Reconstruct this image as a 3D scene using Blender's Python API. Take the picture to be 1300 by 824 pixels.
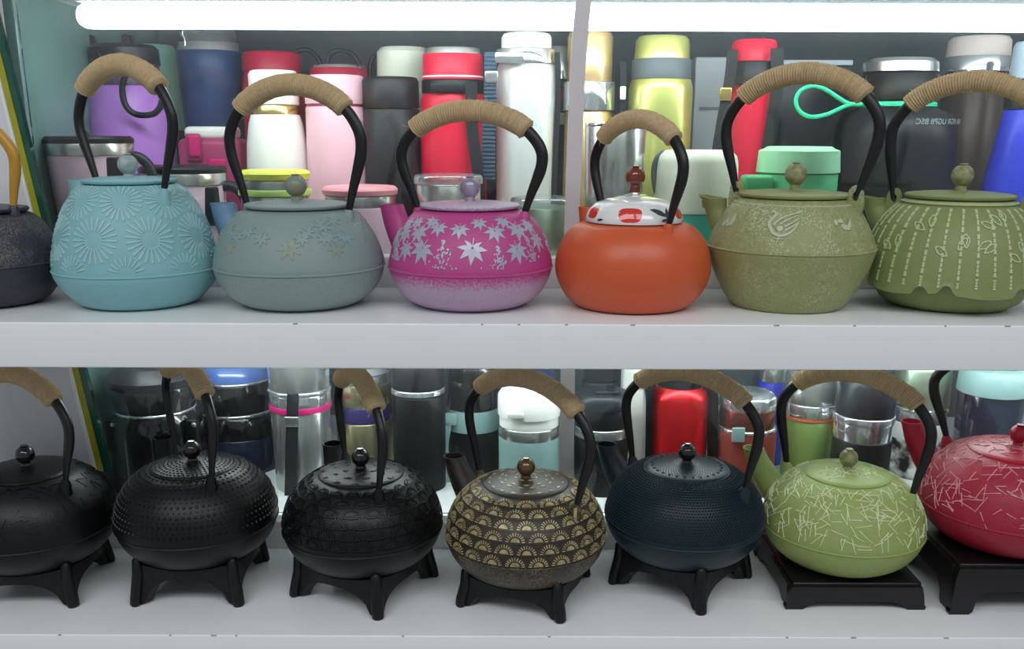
import bpy, math, random
from mathutils import Vector, Quaternion, Euler
R = math.radians
scene = bpy.context.scene
for o in list(bpy.data.objects):
    bpy.data.objects.remove(o)

# ------------------------------------------------------------------ camera
W, H, F = 1300.0, 824.0, 1205.0
CY = 487.0             # optical centre of the photograph (its lower part is cropped away)
TILT = R(15.0)
CAM = Vector((0.0, -0.85, 0.489))
cd = bpy.data.cameras.new('camera'); cam = bpy.data.objects.new('camera', cd)
scene.collection.objects.link(cam)
cam.location = CAM
cam.rotation_mode = 'QUATERNION'
cam.rotation_quaternion = Euler((R(90) - TILT, 0, 0)).to_quaternion() @ Quaternion((0, 0, 1), R(0.2))
cd.sensor_fit = 'HORIZONTAL'; cd.sensor_width = 36.0; cd.lens = F / W * 36.0
cd.shift_y = (CY - H / 2) / W
cd.clip_start = 0.01
scene.camera = cam

# ------------------------------------------------------------------ world, lamps, exposure
wd = bpy.data.worlds.new('shop_ambient'); scene.world = wd; wd.use_nodes = True
bg = wd.node_tree.nodes['Background']
bg.inputs[0].default_value = (0.90, 0.95, 1.0, 1); bg.inputs[1].default_value = 0.29

def area(name, loc, size, sy, power, target, col=(0.97, 0.985, 1.0)):
    l = bpy.data.lights.new(name, 'AREA'); l.shape = 'RECTANGLE'
    l.size = size; l.size_y = sy; l.energy = power; l.color = col
    o = bpy.data.objects.new(name, l); scene.collection.objects.link(o)
    o.location = loc
    o.rotation_euler = (Vector(target) - Vector(loc)).to_track_quat('-Z', 'Y').to_euler()
    return o
# shop ceiling fittings above and in front of the shelves
area('shop_ceiling_lamp_left_offscreen', (-0.95, -1.7, 2.0), 1.7, 1.0, 22, (-0.95, -1.7, 0.0))
area('shop_ceiling_lamp_right_offscreen', (0.95, -1.7, 2.0), 1.7, 1.0, 22, (0.95, -1.7, 0.0))

vs = scene.view_settings
vs.view_transform = 'Standard'; vs.look = 'None'; vs.exposure = 0.12; vs.gamma = 1.0
vs.use_curve_mapping = False

TUBE_STRENGTH = 13.5        # both cupboard tubes are alike

# ------------------------------------------------------------------ pixel -> world helpers
ct, st = math.cos(TILT), math.sin(TILT)
def at(px, py, Y):
    """point seen at photo pixel (px, py) whose distance in front of the camera plane is Y metres (horizontal)"""
    a = TILT + math.atan((py - CY) / F)
    h = Y * math.tan(a)
    d = Y * ct + h * st
    return Vector(((px - W / 2) * d / F, CAM.y + Y, CAM.z - h))
def mpp(py, Y):
    a = TILT + math.atan((py - CY) / F)
    return (Y * ct + Y * math.tan(a) * st) / F

# ------------------------------------------------------------------ mesh helpers
col = scene.collection
class MB:
    def __init__(s): s.v = []; s.f = []
    def add(s, vs, fs):
        b = len(s.v); s.v += [tuple(p) for p in vs]; s.f += [tuple(i + b for i in f) for f in fs]
        return s
    def build(s, name, mat, parent=None, smooth=40, loc=None):
        me = bpy.data.meshes.new(name); me.from_pydata(s.v, [], s.f); me.validate(); me.update()
        if smooth:
            me.shade_smooth(); me.set_sharp_from_angle(angle=R(smooth))
        o = bpy.data.objects.new(name, me); col.objects.link(o)
        if isinstance(mat, str): mat = M[mat]
        me.materials.append(mat)
        if parent: o.parent = parent
        if loc is not None: o.location = loc
        return o

def crom(pts, n=8):
    out = []
    P = [Vector(p) for p in pts]
    for i in range(len(P) - 1):
        p0 = P[i - 1] if i else P[0] * 2 - P[1]
        p1, p2 = P[i], P[i + 1]
        p3 = P[i + 2] if i + 2 < len(P) else P[-1] * 2 - P[-2]
        for k in range(n):
            t = k / n
            out.append(0.5 * ((2 * p1) + (p2 - p0) * t + (2 * p0 - 5 * p1 + 4 * p2 - p3) * t * t + (3 * p1 - p0 - 3 * p2 + p3) * t ** 3))
    out.append(P[-1])
    return out

def lathe(mb, prof, seg=64, c=(0, 0, 0), cap0=True, cap1=True):
    """prof: (r,z) list; phi=0 faces the camera side (-y)"""
    vs, fs = [], []
    n = len(prof)
    for (r, z) in prof:
        r = max(r, 1e-5)
        for k in range(seg):
            a = 2 * math.pi * k / seg
            vs.append((c[0] + r * math.sin(a), c[1] - r * math.cos(a), c[2] + z))
    for i in range(n - 1):
        for k in range(seg):
            k2 = (k + 1) % seg
            fs.append((i * seg + k, i * seg + k2, (i + 1) * seg + k2, (i + 1) * seg + k))
    if cap0: fs.append(tuple(reversed(range(seg))))
    if cap1: fs.append(tuple(range((n - 1) * seg, n * seg)))
    mb.add(vs, fs); return mb

def tube(mb, pts, rad, seg=12, caps=True, flat=1.0, up=Vector((0, 0, 1))):
    """swept tube; rad number or list; flat squashes the binormal axis"""
    P = [Vector(p) for p in pts]; n = len(P)
    rr = rad if isinstance(rad, (list, tuple)) else [rad] * n
    vs, fs = [], []
    prev = None
    for i in range(n):
        t = (P[min(i + 1, n - 1)] - P[max(i - 1, 0)]).normalized()
        if prev is None:
            u = up if abs(t.dot(up)) < 0.95 else Vector((0, 1, 0))
            a = (u - t * u.dot(t)).normalized()
        else:
            a = (prev - t * prev.dot(t)).normalized()
        prev = a
        b = t.cross(a)
        for k in range(seg):
            q = 2 * math.pi * k / seg
            vs.append(P[i] + a * math.cos(q) * rr[i] + b * math.sin(q) * rr[i] * flat)
    for i in range(n - 1):
        for k in range(seg):
            k2 = (k + 1) % seg
            fs.append((i * seg + k, i * seg + k2, (i + 1) * seg + k2, (i + 1) * seg + k))
    if caps:
        fs.append(tuple(reversed(range(seg)))); fs.append(tuple(range((n - 1) * seg, n * seg)))
    mb.add(vs, fs); return mb

def box(mb, c, s, bev=0.0):
    x, y, z = s[0] / 2, s[1] / 2, s[2] / 2
    b = min(bev, x * .9, y * .9, z * .9)
    if b <= 0:
        vs = [(c[0] + i * x, c[1] + j * y, c[2] + k * z) for i in (-1, 1) for j in (-1, 1) for k in (-1, 1)]
        mb.add(vs, [(0, 1, 3, 2), (4, 6, 7, 5), (0, 4, 5, 1), (2, 3, 7, 6), (0, 2, 6, 4), (1, 5, 7, 3)])
        return mb
    # rounded box: stacked rounded rectangles
    def rr(x, y, rad, z):
        o = []
        for (sx, sy, a0) in ((1, 1, 0), (-1, 1, 90), (-1, -1, 180), (1, -1, 270)):
            for k in range(5):
                a = R(a0 + k * 22.5)
                o.append((c[0] + sx * (x - rad) + rad * math.cos(a), c[1] + sy * (y - rad) + rad * math.sin(a), c[2] + z))
        return o
    rings = []
    for k in range(4):
        a = R(90 * k / 3); ins = b * (1 - math.sin(a))
        rings.append(rr(x - ins, y - ins, b * .999 - ins * .6, -z + b * (1 - math.cos(a))))
    for k in range(4):
        a = R(90 * k / 3); ins = b * (1 - math.cos(a))
        rings.append(rr(x - ins, y - ins, b * .999 - ins * .6, z - b + b * math.sin(a)))
    n = 20; vs = [p for r_ in rings for p in r_]; fs = []
    for i in range(len(rings) - 1):
        for k in range(n):
            k2 = (k + 1) % n
            fs.append((i * n + k, i * n + k2, (i + 1) * n + k2, (i + 1) * n + k))
    fs.append(tuple(reversed(range(n)))); fs.append(tuple(range((len(rings) - 1) * n, len(rings) * n)))
    mb.add(vs, fs); return mb

def ribbon(mb, pts, width, thick, wdir):
    """flat strap along pts; wdir = width direction"""
    P = [Vector(p) for p in pts]; w = Vector(wdir).normalized(); n = len(P); vs, fs = [], []
    for i in range(n):
        t = (P[min(i + 1, n - 1)] - P[max(i - 1, 0)]).normalized()
        nn = t.cross(w).normalized() * thick / 2; ww = w * width / 2
        vs += [P[i] - ww - nn, P[i] + ww - nn, P[i] + ww + nn, P[i] - ww + nn]
    for i in range(n - 1):
        for k in range(4):
            k2 = (k + 1) % 4
            fs.append((i * 4 + k, i * 4 + k2, i * 4 + 4 + k2, i * 4 + 4 + k))
    fs.append((3, 2, 1, 0)); fs.append(tuple(range(4 * n - 4, 4 * n)))
    mb.add(vs, fs); return mb

class Surf:
    """surface of revolution on which relief is laid"""
    def __init__(s, prof):
        s.p = [Vector((p[0], p[1])) for p in prof]
        s.s = [0.0]
        for i in range(1, len(s.p)): s.s.append(s.s[-1] + (s.p[i] - s.p[i - 1]).length)
    def _i(s, t):
        t = max(0.0, min(s.s[-1] - 1e-7, t))
        lo, hi = 0, len(s.s) - 1
        while hi - lo > 1:
            m = (lo + hi) // 2
            if s.s[m] <= t: lo = m
            else: hi = m
        return lo, (t - s.s[lo]) / max(1e-9, s.s[lo + 1] - s.s[lo])
    def rz(s, t):
        i, f = s._i(t); return s.p[i].lerp(s.p[i + 1], f)
    def s_at_z(s, z):
        for i in range(len(s.p) - 1):
            a, b = s.p[i].y, s.p[i + 1].y
            if a <= z < b: return s.s[i] + (z - a) / (b - a) * (s.s[i + 1] - s.s[i])
        return s.s[-1]
    def z_at_r_top(s, r):
        for i in range(len(s.p) - 1, 0, -1):
            if s.p[i].x <= r <= s.p[i - 1].x: return s.p[i].y
        return s.p[-1].y
    def r_at_z(s, z): return s.rz(s.s_at_z(z)).x
    def pt(s, phi, t, h=0.0):
        i, f = s._i(t)
        q = s.p[i].lerp(s.p[i + 1], f); d = (s.p[i + 1] - s.p[i]).normalized()
        nr, nz = d.y, -d.x
        r = q.x + nr * h; z = q.y + nz * h
        return Vector((r * math.sin(phi), -r * math.cos(phi), z))
    def uv(s, phi0, s0, u, v, h):
        t = s0 + v
        r = max(0.012, s.rz(t).x)
        return s.pt(phi0 + u / r, t, h)
    def blob(s, mb, poly, phi0, s0, h, rot=0.0, sc=1.0, sink=-0.0006):
        """larger motif: rings towards its middle so that it follows the belly"""
        c, sn = math.cos(rot), math.sin(rot); n = len(poly)
        mx = sum(p[0] for p in poly) / n; my = sum(p[1] for p in poly) / n
        vs, fs = [], []
        rings = ((1.0, sink), (.96, h), (.7, h), (.4, h), (.12, h))
        for k, hh in rings:
            for p in poly:
                x = (mx + (p[0] - mx) * k) * sc; y = (my + (p[1] - my) * k) * sc
                vs.append(s.uv(phi0, s0, x * c - y * sn, x * sn + y * c, hh))
        for i in range(len(rings) - 1):
            for k in range(n):
                k2 = (k + 1) % n; fs.append((i * n + k, i * n + k2, (i + 1) * n + k2, (i + 1) * n + k))
        fs.append(tuple(range((len(rings) - 1) * n, len(rings) * n)))
        mb.add(vs, fs)
    def relief(s, mb, poly, phi0, s0, h, rot=0.0, sc=1.0, inset=0.0, sink=-0.0006):
        c, sn = math.cos(rot), math.sin(rot)
        n = len(poly)
        mx = sum(p[0] for p in poly) / n; my = sum(p[1] for p in poly) / n
        def tr(p, k):
            x = mx + (p[0] - mx) * k; y = my + (p[1] - my) * k
            x *= sc; y *= sc
            return (x * c - y * sn, x * sn + y * c)
        lo = [s.uv(phi0, s0, *tr(p, 1.0), sink) for p in poly]
        hi = [s.uv(phi0, s0, *tr(p, 1.0 - inset), h) for p in poly]
        fs = [tuple(range(n, 2 * n))] + [(k, (k + 1) % n, n + (k + 1) % n, n + k) for k in range(n)]
        mb.add(lo + hi, fs)

# ------------------------------------------------------------------ materials
M = {}
def newmat(name):
    m = bpy.data.materials.new(name); m.use_nodes = True
    nt = m.node_tree; b = nt.nodes['Principled BSDF']
    M[name] = m
    return m, nt, b
def srgb(c):
    if isinstance(c, str):
        c = c.lstrip('#'); c = [int(c[i:i + 2], 16) / 255 for i in (0, 2, 4)]
        c = [x / 12.92 if x <= 0.04045 else ((x + 0.055) / 1.055) ** 2.4 for x in c]
    return (c[0], c[1], c[2], 1.0)
def mat(name, c, rough=0.45, metal=0.0, var=0.08, nscale=60.0, bump=0.0, bscale=None, coat=0.0, spec=0.5, c2=None, stretch=None, trans=0.0):
    m, nt, b = newmat(name)
    L = nt.links.new
    tc = nt.nodes.new('ShaderNodeTexCoord')
    mp = nt.nodes.new('ShaderNodeMapping'); L(tc.outputs['Object'], mp.inputs[0])
    if stretch: mp.inputs['Scale'].default_value = stretch
    no = nt.nodes.new('ShaderNodeTexNoise'); no.inputs['Scale'].default_value = nscale; no.inputs['Detail'].default_value = 4
    L(mp.outputs[0], no.inputs['Vector'])
    mx = nt.nodes.new('ShaderNodeMix'); mx.data_type = 'RGBA'
    ca = srgb(c)
    if c2 is None:
        mx.inputs[6].default_value = tuple(x * (1 - var) for x in ca[:3]) + (1,)
        mx.inputs[7].default_value = tuple(min(1, x * (1 + var)) for x in ca[:3]) + (1,)
        L(no.outputs[0], mx.inputs[0])
    else:
        rp = nt.nodes.new('ShaderNodeMapRange'); rp.inputs[1].default_value = 0.42; rp.inputs[2].default_value = 0.62
        L(no.outputs[0], rp.inputs[0]); L(rp.outputs[0], mx.inputs[0])
        mx.inputs[6].default_value = ca; mx.inputs[7].default_value = srgb(c2)
    L(mx.outputs[2], b.inputs['Base Color'])
    b.inputs['Roughness'].default_value = rough; b.inputs['Metallic'].default_value = metal
    b.inputs['Specular IOR Level'].default_value = spec
    b.inputs['Coat Weight'].default_value = coat; b.inputs['Coat Roughness'].default_value = 0.06
    b.inputs['Transmission Weight'].default_value = trans
    if bump:
        n2 = nt.nodes.new('ShaderNodeTexNoise'); n2.inputs['Scale'].default_value = bscale or nscale * 4; n2.inputs['Detail'].default_value = 3
        L(mp.outputs[0], n2.inputs['Vector'])
        bp = nt.nodes.new('ShaderNodeBump'); bp.inputs['Strength'].default_value = bump; bp.inputs['Distance'].default_value = 0.001
        L(n2.outputs[0], bp.inputs['Height']); L(bp.outputs[0], b.inputs['Normal'])
    return m

def two_zone(name, c_up, c_low, z_split, soft=0.012, speck=420.0, rough=0.5, bump=0.35, bscale=900, amt=1.0, metal=0.0, wz=None):
    """cast iron whose paint changes at the seam: speckled rub of c_low below z_split over c_up"""
    m, nt, b = newmat(name); L = nt.links.new
    tc = nt.nodes.new('ShaderNodeTexCoord')
    sx = nt.nodes.new('ShaderNodeSeparateXYZ'); L(tc.outputs['Object'], sx.inputs[0])
    mr = nt.nodes.new('ShaderNodeMapRange'); mr.inputs[1].default_value = z_split + soft; mr.inputs[2].default_value = z_split - soft
    L(sx.outputs[2], mr.inputs[0])
    no = nt.nodes.new('ShaderNodeTexNoise'); no.inputs['Scale'].default_value = speck; no.inputs['Detail'].default_value = 3
    L(tc.outputs['Object'], no.inputs['Vector'])
    ad = nt.nodes.new('ShaderNodeMath'); ad.operation = 'MULTIPLY_ADD'; ad.inputs[1].default_value = 0.75; ad.inputs[2].default_value = 0.0
    L(mr.outputs[0], ad.inputs[0])
    a2 = nt.nodes.new('ShaderNodeMath'); a2.operation = 'ADD'; L(ad.outputs[0], a2.inputs[0]); L(no.outputs[0], a2.inputs[1])
    m2 = nt.nodes.new('ShaderNodeMapRange'); m2.inputs[1].default_value = 0.78; m2.inputs[2].default_value = 1.2; m2.inputs[4].default_value = amt
    L(a2.outputs[0], m2.inputs[0])
    mx = nt.nodes.new('ShaderNodeMix'); mx.data_type = 'RGBA'; mx.inputs[6].default_value = srgb(c_up); mx.inputs[7].default_value = srgb(c_low)
    L(m2.outputs[0], mx.inputs[0]); L(mx.outputs[2], b.inputs['Base Color'])
    b.inputs['Roughness'].default_value = rough; b.inputs['Metallic'].default_value = metal
    n2 = nt.nodes.new('ShaderNodeTexNoise'); n2.inputs['Scale'].default_value = bscale; n2.inputs['Detail'].default_value = 2
    L(tc.outputs['Object'], n2.inputs['Vector'])
    bp = nt.nodes.new('ShaderNodeBump'); bp.inputs['Strength'].default_value = bump; bp.inputs['Distance'].default_value = 0.0008
    L(n2.outputs[0], bp.inputs['Height']); L(bp.outputs[0], b.inputs['Normal'])
    return m

def worm(name, c, hi, scale=260.0, rough=0.5, zlo=None, zhi=None, amt=0.8, low_amt=0.25):
    """sand-cast worm-track skin: raised squiggles rubbed lighter"""
    m, nt, b = newmat(name); L = nt.links.new
    tc = nt.nodes.new('ShaderNodeTexCoord')
    no = nt.nodes.new('ShaderNodeTexNoise'); no.inputs['Scale'].default_value = scale; no.inputs['Detail'].default_value = 1.0
    no.inputs['Distortion'].default_value = 1.6
    L(tc.outputs['Object'], no.inputs['Vector'])
    # contour lines of the noise = worm tracks
    ab = nt.nodes.new('ShaderNodeMath'); ab.operation = 'SUBTRACT'; ab.inputs[1].default_value = 0.5; L(no.outputs[0], ab.inputs[0])
    a2 = nt.nodes.new('ShaderNodeMath'); a2.operation = 'ABSOLUTE'; L(ab.outputs[0], a2.inputs[0])
    mr = nt.nodes.new('ShaderNodeMapRange'); mr.inputs[1].default_value = 0.075; mr.inputs[2].default_value = 0.02
    L(a2.outputs[0], mr.inputs[0])
    big = nt.nodes.new('ShaderNodeTexNoise'); big.inputs['Scale'].default_value = 38; L(tc.outputs['Object'], big.inputs['Vector'])
    bm = nt.nodes.new('ShaderNodeMapRange'); bm.inputs[1].default_value = 0.38; bm.inputs[2].default_value = 0.62; bm.inputs[3].default_value = 0.25
    L(big.outputs[0], bm.inputs[0])
    mu = nt.nodes.new('ShaderNodeMath'); mu.operation = 'MULTIPLY'; L(mr.outputs[0], mu.inputs[0]); L(bm.outputs[0], mu.inputs[1])
    last = mu
    if zlo is not None:
        sx = nt.nodes.new('ShaderNodeSeparateXYZ'); L(tc.outputs['Object'], sx.inputs[0])
        zr = nt.nodes.new('ShaderNodeMapRange'); zr.inputs[1].default_value = zlo - 0.002; zr.inputs[2].default_value = zlo + 0.002
        zr.inputs[3].default_value = low_amt; zr.inputs[4].default_value = amt
        L(sx.outputs[2], zr.inputs[0])
        m3 = nt.nodes.new('ShaderNodeMath'); m3.operation = 'MULTIPLY'; L(mu.outputs[0], m3.inputs[0]); L(zr.outputs[0], m3.inputs[1]); last = m3
    mx = nt.nodes.new('ShaderNodeMix'); mx.data_type = 'RGBA'; mx.inputs[6].default_value = srgb(c); mx.inputs[7].default_value = srgb(hi)
    L(last.outputs[0], mx.inputs[0]); L(mx.outputs[2], b.inputs['Base Color'])
    b.inputs['Roughness'].default_value = rough
    bp = nt.nodes.new('ShaderNodeBump'); bp.inputs['Strength'].default_value = 0.5; bp.inputs['Distance'].default_value = 0.001
    L(last.outputs[0], bp.inputs['Height']); L(bp.outputs[0], b.inputs['Normal'])
    return m

def clear(name, tint, gloss=0.12, haze=0.04, hazecol=(0.8, 0.85, 0.88)):
    """thin clear sheet: see-through, a little mirror, a dust film"""
    m, nt, b = newmat(name); L = nt.links.new
    nt.nodes.remove(b)
    out = nt.nodes['Material Output']
    tr = nt.nodes.new('ShaderNodeBsdfTransparent'); tr.inputs[0].default_value = srgb(tint)
    gl = nt.nodes.new('ShaderNodeBsdfGlossy'); gl.inputs['Roughness'].default_value = 0.03
    df = nt.nodes.new('ShaderNodeBsdfDiffuse'); df.inputs[0].default_value = srgb(hazecol)
    tl = nt.nodes.new('ShaderNodeBsdfTranslucent'); tl.inputs[0].default_value = srgb(hazecol)
    fr = nt.nodes.new('ShaderNodeFresnel'); fr.inputs[0].default_value = 1.45
    mu = nt.nodes.new('ShaderNodeMath'); mu.operation = 'MULTIPLY_ADD'; mu.inputs[1].default_value = 0.9; mu.inputs[2].default_value = gloss - 0.04
    L(fr.outputs[0], mu.inputs[0])
    m1 = nt.nodes.new('ShaderNodeMixShader'); L(mu.outputs[0], m1.inputs[0]); L(tr.outputs[0], m1.inputs[1]); L(gl.outputs[0], m1.inputs[2])
    a = nt.nodes.new('ShaderNodeMixShader'); a.inputs[0].default_value = 0.5; L(df.outputs[0], a.inputs[1]); L(tl.outputs[0], a.inputs[2])
    no = nt.nodes.new('ShaderNodeTexNoise'); no.inputs['Scale'].default_value = 9; no.inputs['Detail'].default_value = 5
    tc = nt.nodes.new('ShaderNodeTexCoord'); L(tc.outputs['Object'], no.inputs['Vector'])
    hm = nt.nodes.new('ShaderNodeMath'); hm.operation = 'MULTIPLY'; hm.inputs[1].default_value = haze * 2; L(no.outputs[0], hm.inputs[0])
    m2 = nt.nodes.new('ShaderNodeMixShader'); L(hm.outputs[0], m2.inputs[0]); L(m1.outputs[0], m2.inputs[1]); L(a.outputs[0], m2.inputs[2])
    L(m2.outputs[0], out.inputs[0])
    return m
def glow(name, c, s):
    m, nt, b = newmat(name)
    b.inputs['Base Color'].default_value = srgb(c); b.inputs['Emission Color'].default_value = srgb(c); b.inputs['Emission Strength'].default_value = s
    return m

mat('shelf_white', '#edf0f1', 0.28, var=0.03, nscale=25, bump=0.03, bscale=400)
mat('rail_grey', '#e3e7e6', 0.4, var=0.05, nscale=30)
mat('back_dark', '#3c4850', 0.6, var=0.08, nscale=14)
mat('wall_teal', '#6c8b88', 0.2, var=0.15, nscale=6)
mat('board_grey', '#dddfe2', 0.5, var=0.03)
mat('strip_white', '#eef0f0', 0.35, var=0.02)
mat('strip_yellow', '#a9a62a', 0.35, var=0.12, nscale=40)
mat('glass_green', '#1f5746', 0.15, var=0.3, nscale=30, coat=0.5)
mat('post_white', '#dcd8da', 0.4, var=0.04, nscale=60)
glow('tube_glow', (0.93, 0.98, 1.0), TUBE_STRENGTH)
clear('pane_glass', (0.94, 0.975, 0.965), 0.05, 0.016)
clear('clear_plastic', (0.86, 0.9, 0.92), 0.22, 0.12)
mat('iron_black', '#0a0b0c', 0.37, spec=.35, var=0.2, nscale=120, bump=0.25, bscale=900)
mat('handle_black', '#0e0e10', 0.42, var=0.2, nscale=90, bump=0.1)
mat('trivet_black', '#0b0d0f', 0.45, spec=.35, var=0.2, nscale=90, bump=0.2, bscale=700)
mat('rope_tan', '#c6ae88', 0.9, var=0.25, nscale=300, bump=0.6, bscale=1200, spec=0.1)
mat('rope_fibre', '#dcc8a6', 0.9, var=0.2, nscale=300, spec=0.1)
mat('wood_dark', '#110f10', 0.4, var=0.3, nscale=50, stretch=(1, 6, 6), bump=0.1)
for n, c, r in (('plastic_black', '#08090a', .4), ('plastic_grey', '#5d666b', .4), ('plastic_charcoal', '#14161a', .4), ('white', '#f1f1ec', .35), ('lilac_pink', '#dcbccb', .35),
                ('purple', '#b57cd4', .3), ('violet_dark', '#4a3a55', .4), ('mint_bottle', '#a6dcc8', .35), ('navy', '#27406f', .35), ('magenta', '#c8196e', .3), ('rose_dark', '#a53a67', .35),
                ('crimson', '#b0183c', .35), ('red', '#d4143a', .35), ('pink', '#e8b8c6', .4), ('pink_lid', '#f0a3ae', .35), ('yellow_lid', '#dfe24f', .35), ('lime_lid', '#b7d66e', .35),
                ('cream', '#dfe5d2', .35), ('brown_dark', '#4a3a35', .35), ('orange_strap', '#d9694a', .5), ('strap_navy', '#3d5468', .6), ('strap_black', '#202327', .6),
                ('jug_cream', '#eceedd', .35), ('teal', '#3fc0a8', .4), ('mint_light', '#a6e2b4', .35), ('mint_deep', '#58bd84', .4), ('green_loop', '#2fcf98', .35), ('blue', '#2d3bc4', .35),
                ('pale_blue', '#aebccb', .4), ('pale_box', '#c9d3de', .45), ('brown_clip', '#a0562c', .4), ('mint_pale', '#84a4a2', .4), ('fix_grey', '#7d8282', .5), ('grey_lid', '#4c5257', .35), ('slate', '#20262b', .3),
                ('brown_red', '#7c2a22', .35), ('text_white', '#dfe3e6', .6), ('text_grey', '#8f999f', .6), ('text_black', '#26211f', .6), ('pale_rose', '#d9c8c4', .4)):
    mat(n, c, r, var=0.05, nscale=20, spec=.3)
for n, c, r in (('steel', '#c6c9c6', .22), ('chrome', '#dadde0', .08), ('gold_metal', '#d3b483', .25), ('gold_ring', '#d8bf78', .2), ('lime_metal', '#c3c774', .28), ('pearl', '#dfe3e0', .3),
                ('purple_metal', '#5b4f95', .2), ('red_metal', '#d5121c', .2), ('green_metal', '#9cbc68', .28), ('champagne', '#b9b08a', .25), ('sage_metal', '#b7cdb4', .3), ('wine_metal', '#8a3a34', .25)):
    mat(n, c, r, metal=0.85, var=0.1, nscale=40, stretch=(1, 1, 0.04))
M['pearl'].node_tree.nodes['Principled BSDF'].inputs['Metallic'].default_value = 0.25
for n in ('gold_metal', 'lime_metal', 'red_metal', 'green_metal', 'purple_metal'):
    M[n].node_tree.nodes['Principled BSDF'].inputs['Metallic'].default_value = 0.55
mat('gloss_black', '#060708', 0.10, var=0.1, coat=0.8)
mat('gloss_navy', '#0f1a2e', 0.12, var=0.1, coat=0.6)
mat('gloss_blue', '#4f71b8', 0.15, var=0.1, coat=0.6)
mat('cow_print', '#e5e7e2', 0.35, c2='#15171a', nscale=55)

# ------------------------------------------------------------------ tagging
def tag(o, label=None, cat=None, group=None, kind=None):
    if label: o['label'] = label
    if cat: o['category'] = cat
    if group: o['group'] = group
    if kind: o['kind'] = kind
    return o
def empty(name, loc, label, cat, group=None):
    o = bpy.data.objects.new(name, None); col.objects.link(o); o.location = loc; o.empty_display_size = 0.02
    return tag(o, label, cat, group)

# ================================================================== STRUCTURE
ZU = 0.3174            # top of the upper teapot shelf
TH = 0.0425            # shelf board thickness
SB = 0.205             # depth of the teapot shelves
XL, XR = -1.1, 1.1
def slab(name, x0, x1, y0, y1, z0, z1, m, kind='structure', bev=0.0015, parent=None):
    mb = MB(); box(mb, ((x0 + x1) / 2, (y0 + y1) / 2, (z0 + z1) / 2), (x1 - x0, y1 - y0, z1 - z0), bev)
    o = mb.build(name, m, parent, smooth=35)
    if kind: o['kind'] = kind
    return o
for zt, lb in ((0.0, 'white shelf board carrying the teapots on black stands'), (ZU, 'white shelf board carrying the coloured teapots, thick front edge')):
    tag(slab('shelf_board', XL, XR, 0, SB, zt - TH, zt, 'shelf_white', None), lb, 'shelf')
cg = random.Random(4)
mat('chip_grey', '#a2a4a6', .8)
for sh in [o for o in col.objects if o.name.startswith('shelf_board')]:
    zt = ZU if sh['label'].endswith('edge') else 0.0
    for k in range(9):
        x = cg.uniform(-.52, .52); w = cg.uniform(.0015, .006); mb = MB()
        box(mb, (x, .0004, zt - .0005), (w, .0012, .0012), .0003)
        mb.build('paint_chip', 'chip_grey', sh)
XW = -0.535            # inner left end of the bottle cupboard
for nm, z in (('trim_2', 0.0), ('trim_3', ZU)):
    slab(nm, XW + 0.012, XR, SB + 0.0005, SB + 0.022, z - TH, z + 0.034, 'rail_grey')
    slab(nm + '_deck', XW + 0.012, XR, SB + 0.0225, 0.66, z - TH, z + 0.030, 'rail_grey').name = 'trim_%d' % (4 if z == 0 else 5)
slab('wall_back', XW, XR, 0.662, 0.68, -0.1, 0.70, 'back_dark')
slab('ceiling', XW, XR, SB + 0.01, 0.66, 0.634, 0.665, 'shelf_white')
slab('wall_side', XW - 0.012, XW, SB + 0.03, 0.68, -0.1, 0.633, 'wall_teal')

# leaning board, its white lip, yellow strip and the green glass edge at the left
def lean(name, xa, xb, yw, thick, m):
    """strip between two leaning lines; xa/xb = photo x of its edges at photo y 270 (slope of the board's edge 0.25)"""
    Y = yw - CAM.y
    mb = MB(); vs = []
    for py in (-30.0, 600.0):
        for x in (xa, xb):
            p = at(x + 0.25 * (py - 270), py, Y)
            vs.append(Vector((p.x, yw, p.z)))
    fr = [vs[2], vs[3], vs[1], vs[0]]
    bk = [v + Vector((0, thick, 0)) for v in fr]
    mb.add(fr + bk, [(0, 1, 2, 3), (7, 6, 5, 4), (0, 4, 5, 1), (1, 5, 6, 2), (2, 6, 7, 3), (3, 7, 4, 0)])
    o = mb.build(name, m, smooth=0); o['kind'] = 'structure'
    return o
lean('wall_left', -420, 36, SB + 0.0015, 0.006, 'board_grey')
lean('trim_6', 36, 40, SB + 0.0005, 0.008, 'strip_white')
lean('trim_7', 40.3, 49, SB + 0.003, 0.006, 'strip_yellow')
lean('trim_8', 49.3, 57, SB + 0.004, 0.008, 'glass_green')

# sliding panes and the white upright between them
GY = 0.2305
for i, (x0, x1, dy) in enumerate(((XW + 0.005, 0.072, 0.0), (0.062, XR, 0.0035))):
    for zlo, zhi in ((0.0345, ZU - TH - 0.001), (ZU + 0.0345, 0.633)):
        n = 1 + i + (2 if zlo > 0.2 else 0)
        slab('window_%d' % n, x0, x1, GY + dy, GY + dy + 0.003, zlo, zhi, 'pane_glass', bev=0)
def post(name, px_pts, label):
    mb = MB(); pts = [at(x, y, GY - 0.004 - CAM.y) for x, y in px_pts]
    pts = crom(pts, 6)
    ribbon(mb, pts, 0.0165, 0.005, (1, 0, 0))
    tag(mb.build(name, 'post_white', smooth=30), label, 'strip')
post('edge_strip', [(739, -6), (738.5, 8), (735.5, 40), (732, 90), (729, 170), (726, 260), (724, 318)], 'white upright edge strip of the pane behind the orange and magenta teapots')
post('edge_strip', [(721, 420), (720.5, 520), (719, 600), (716, 672)], 'white upright edge strip of the pane behind the brass-fan teapot')

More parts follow.
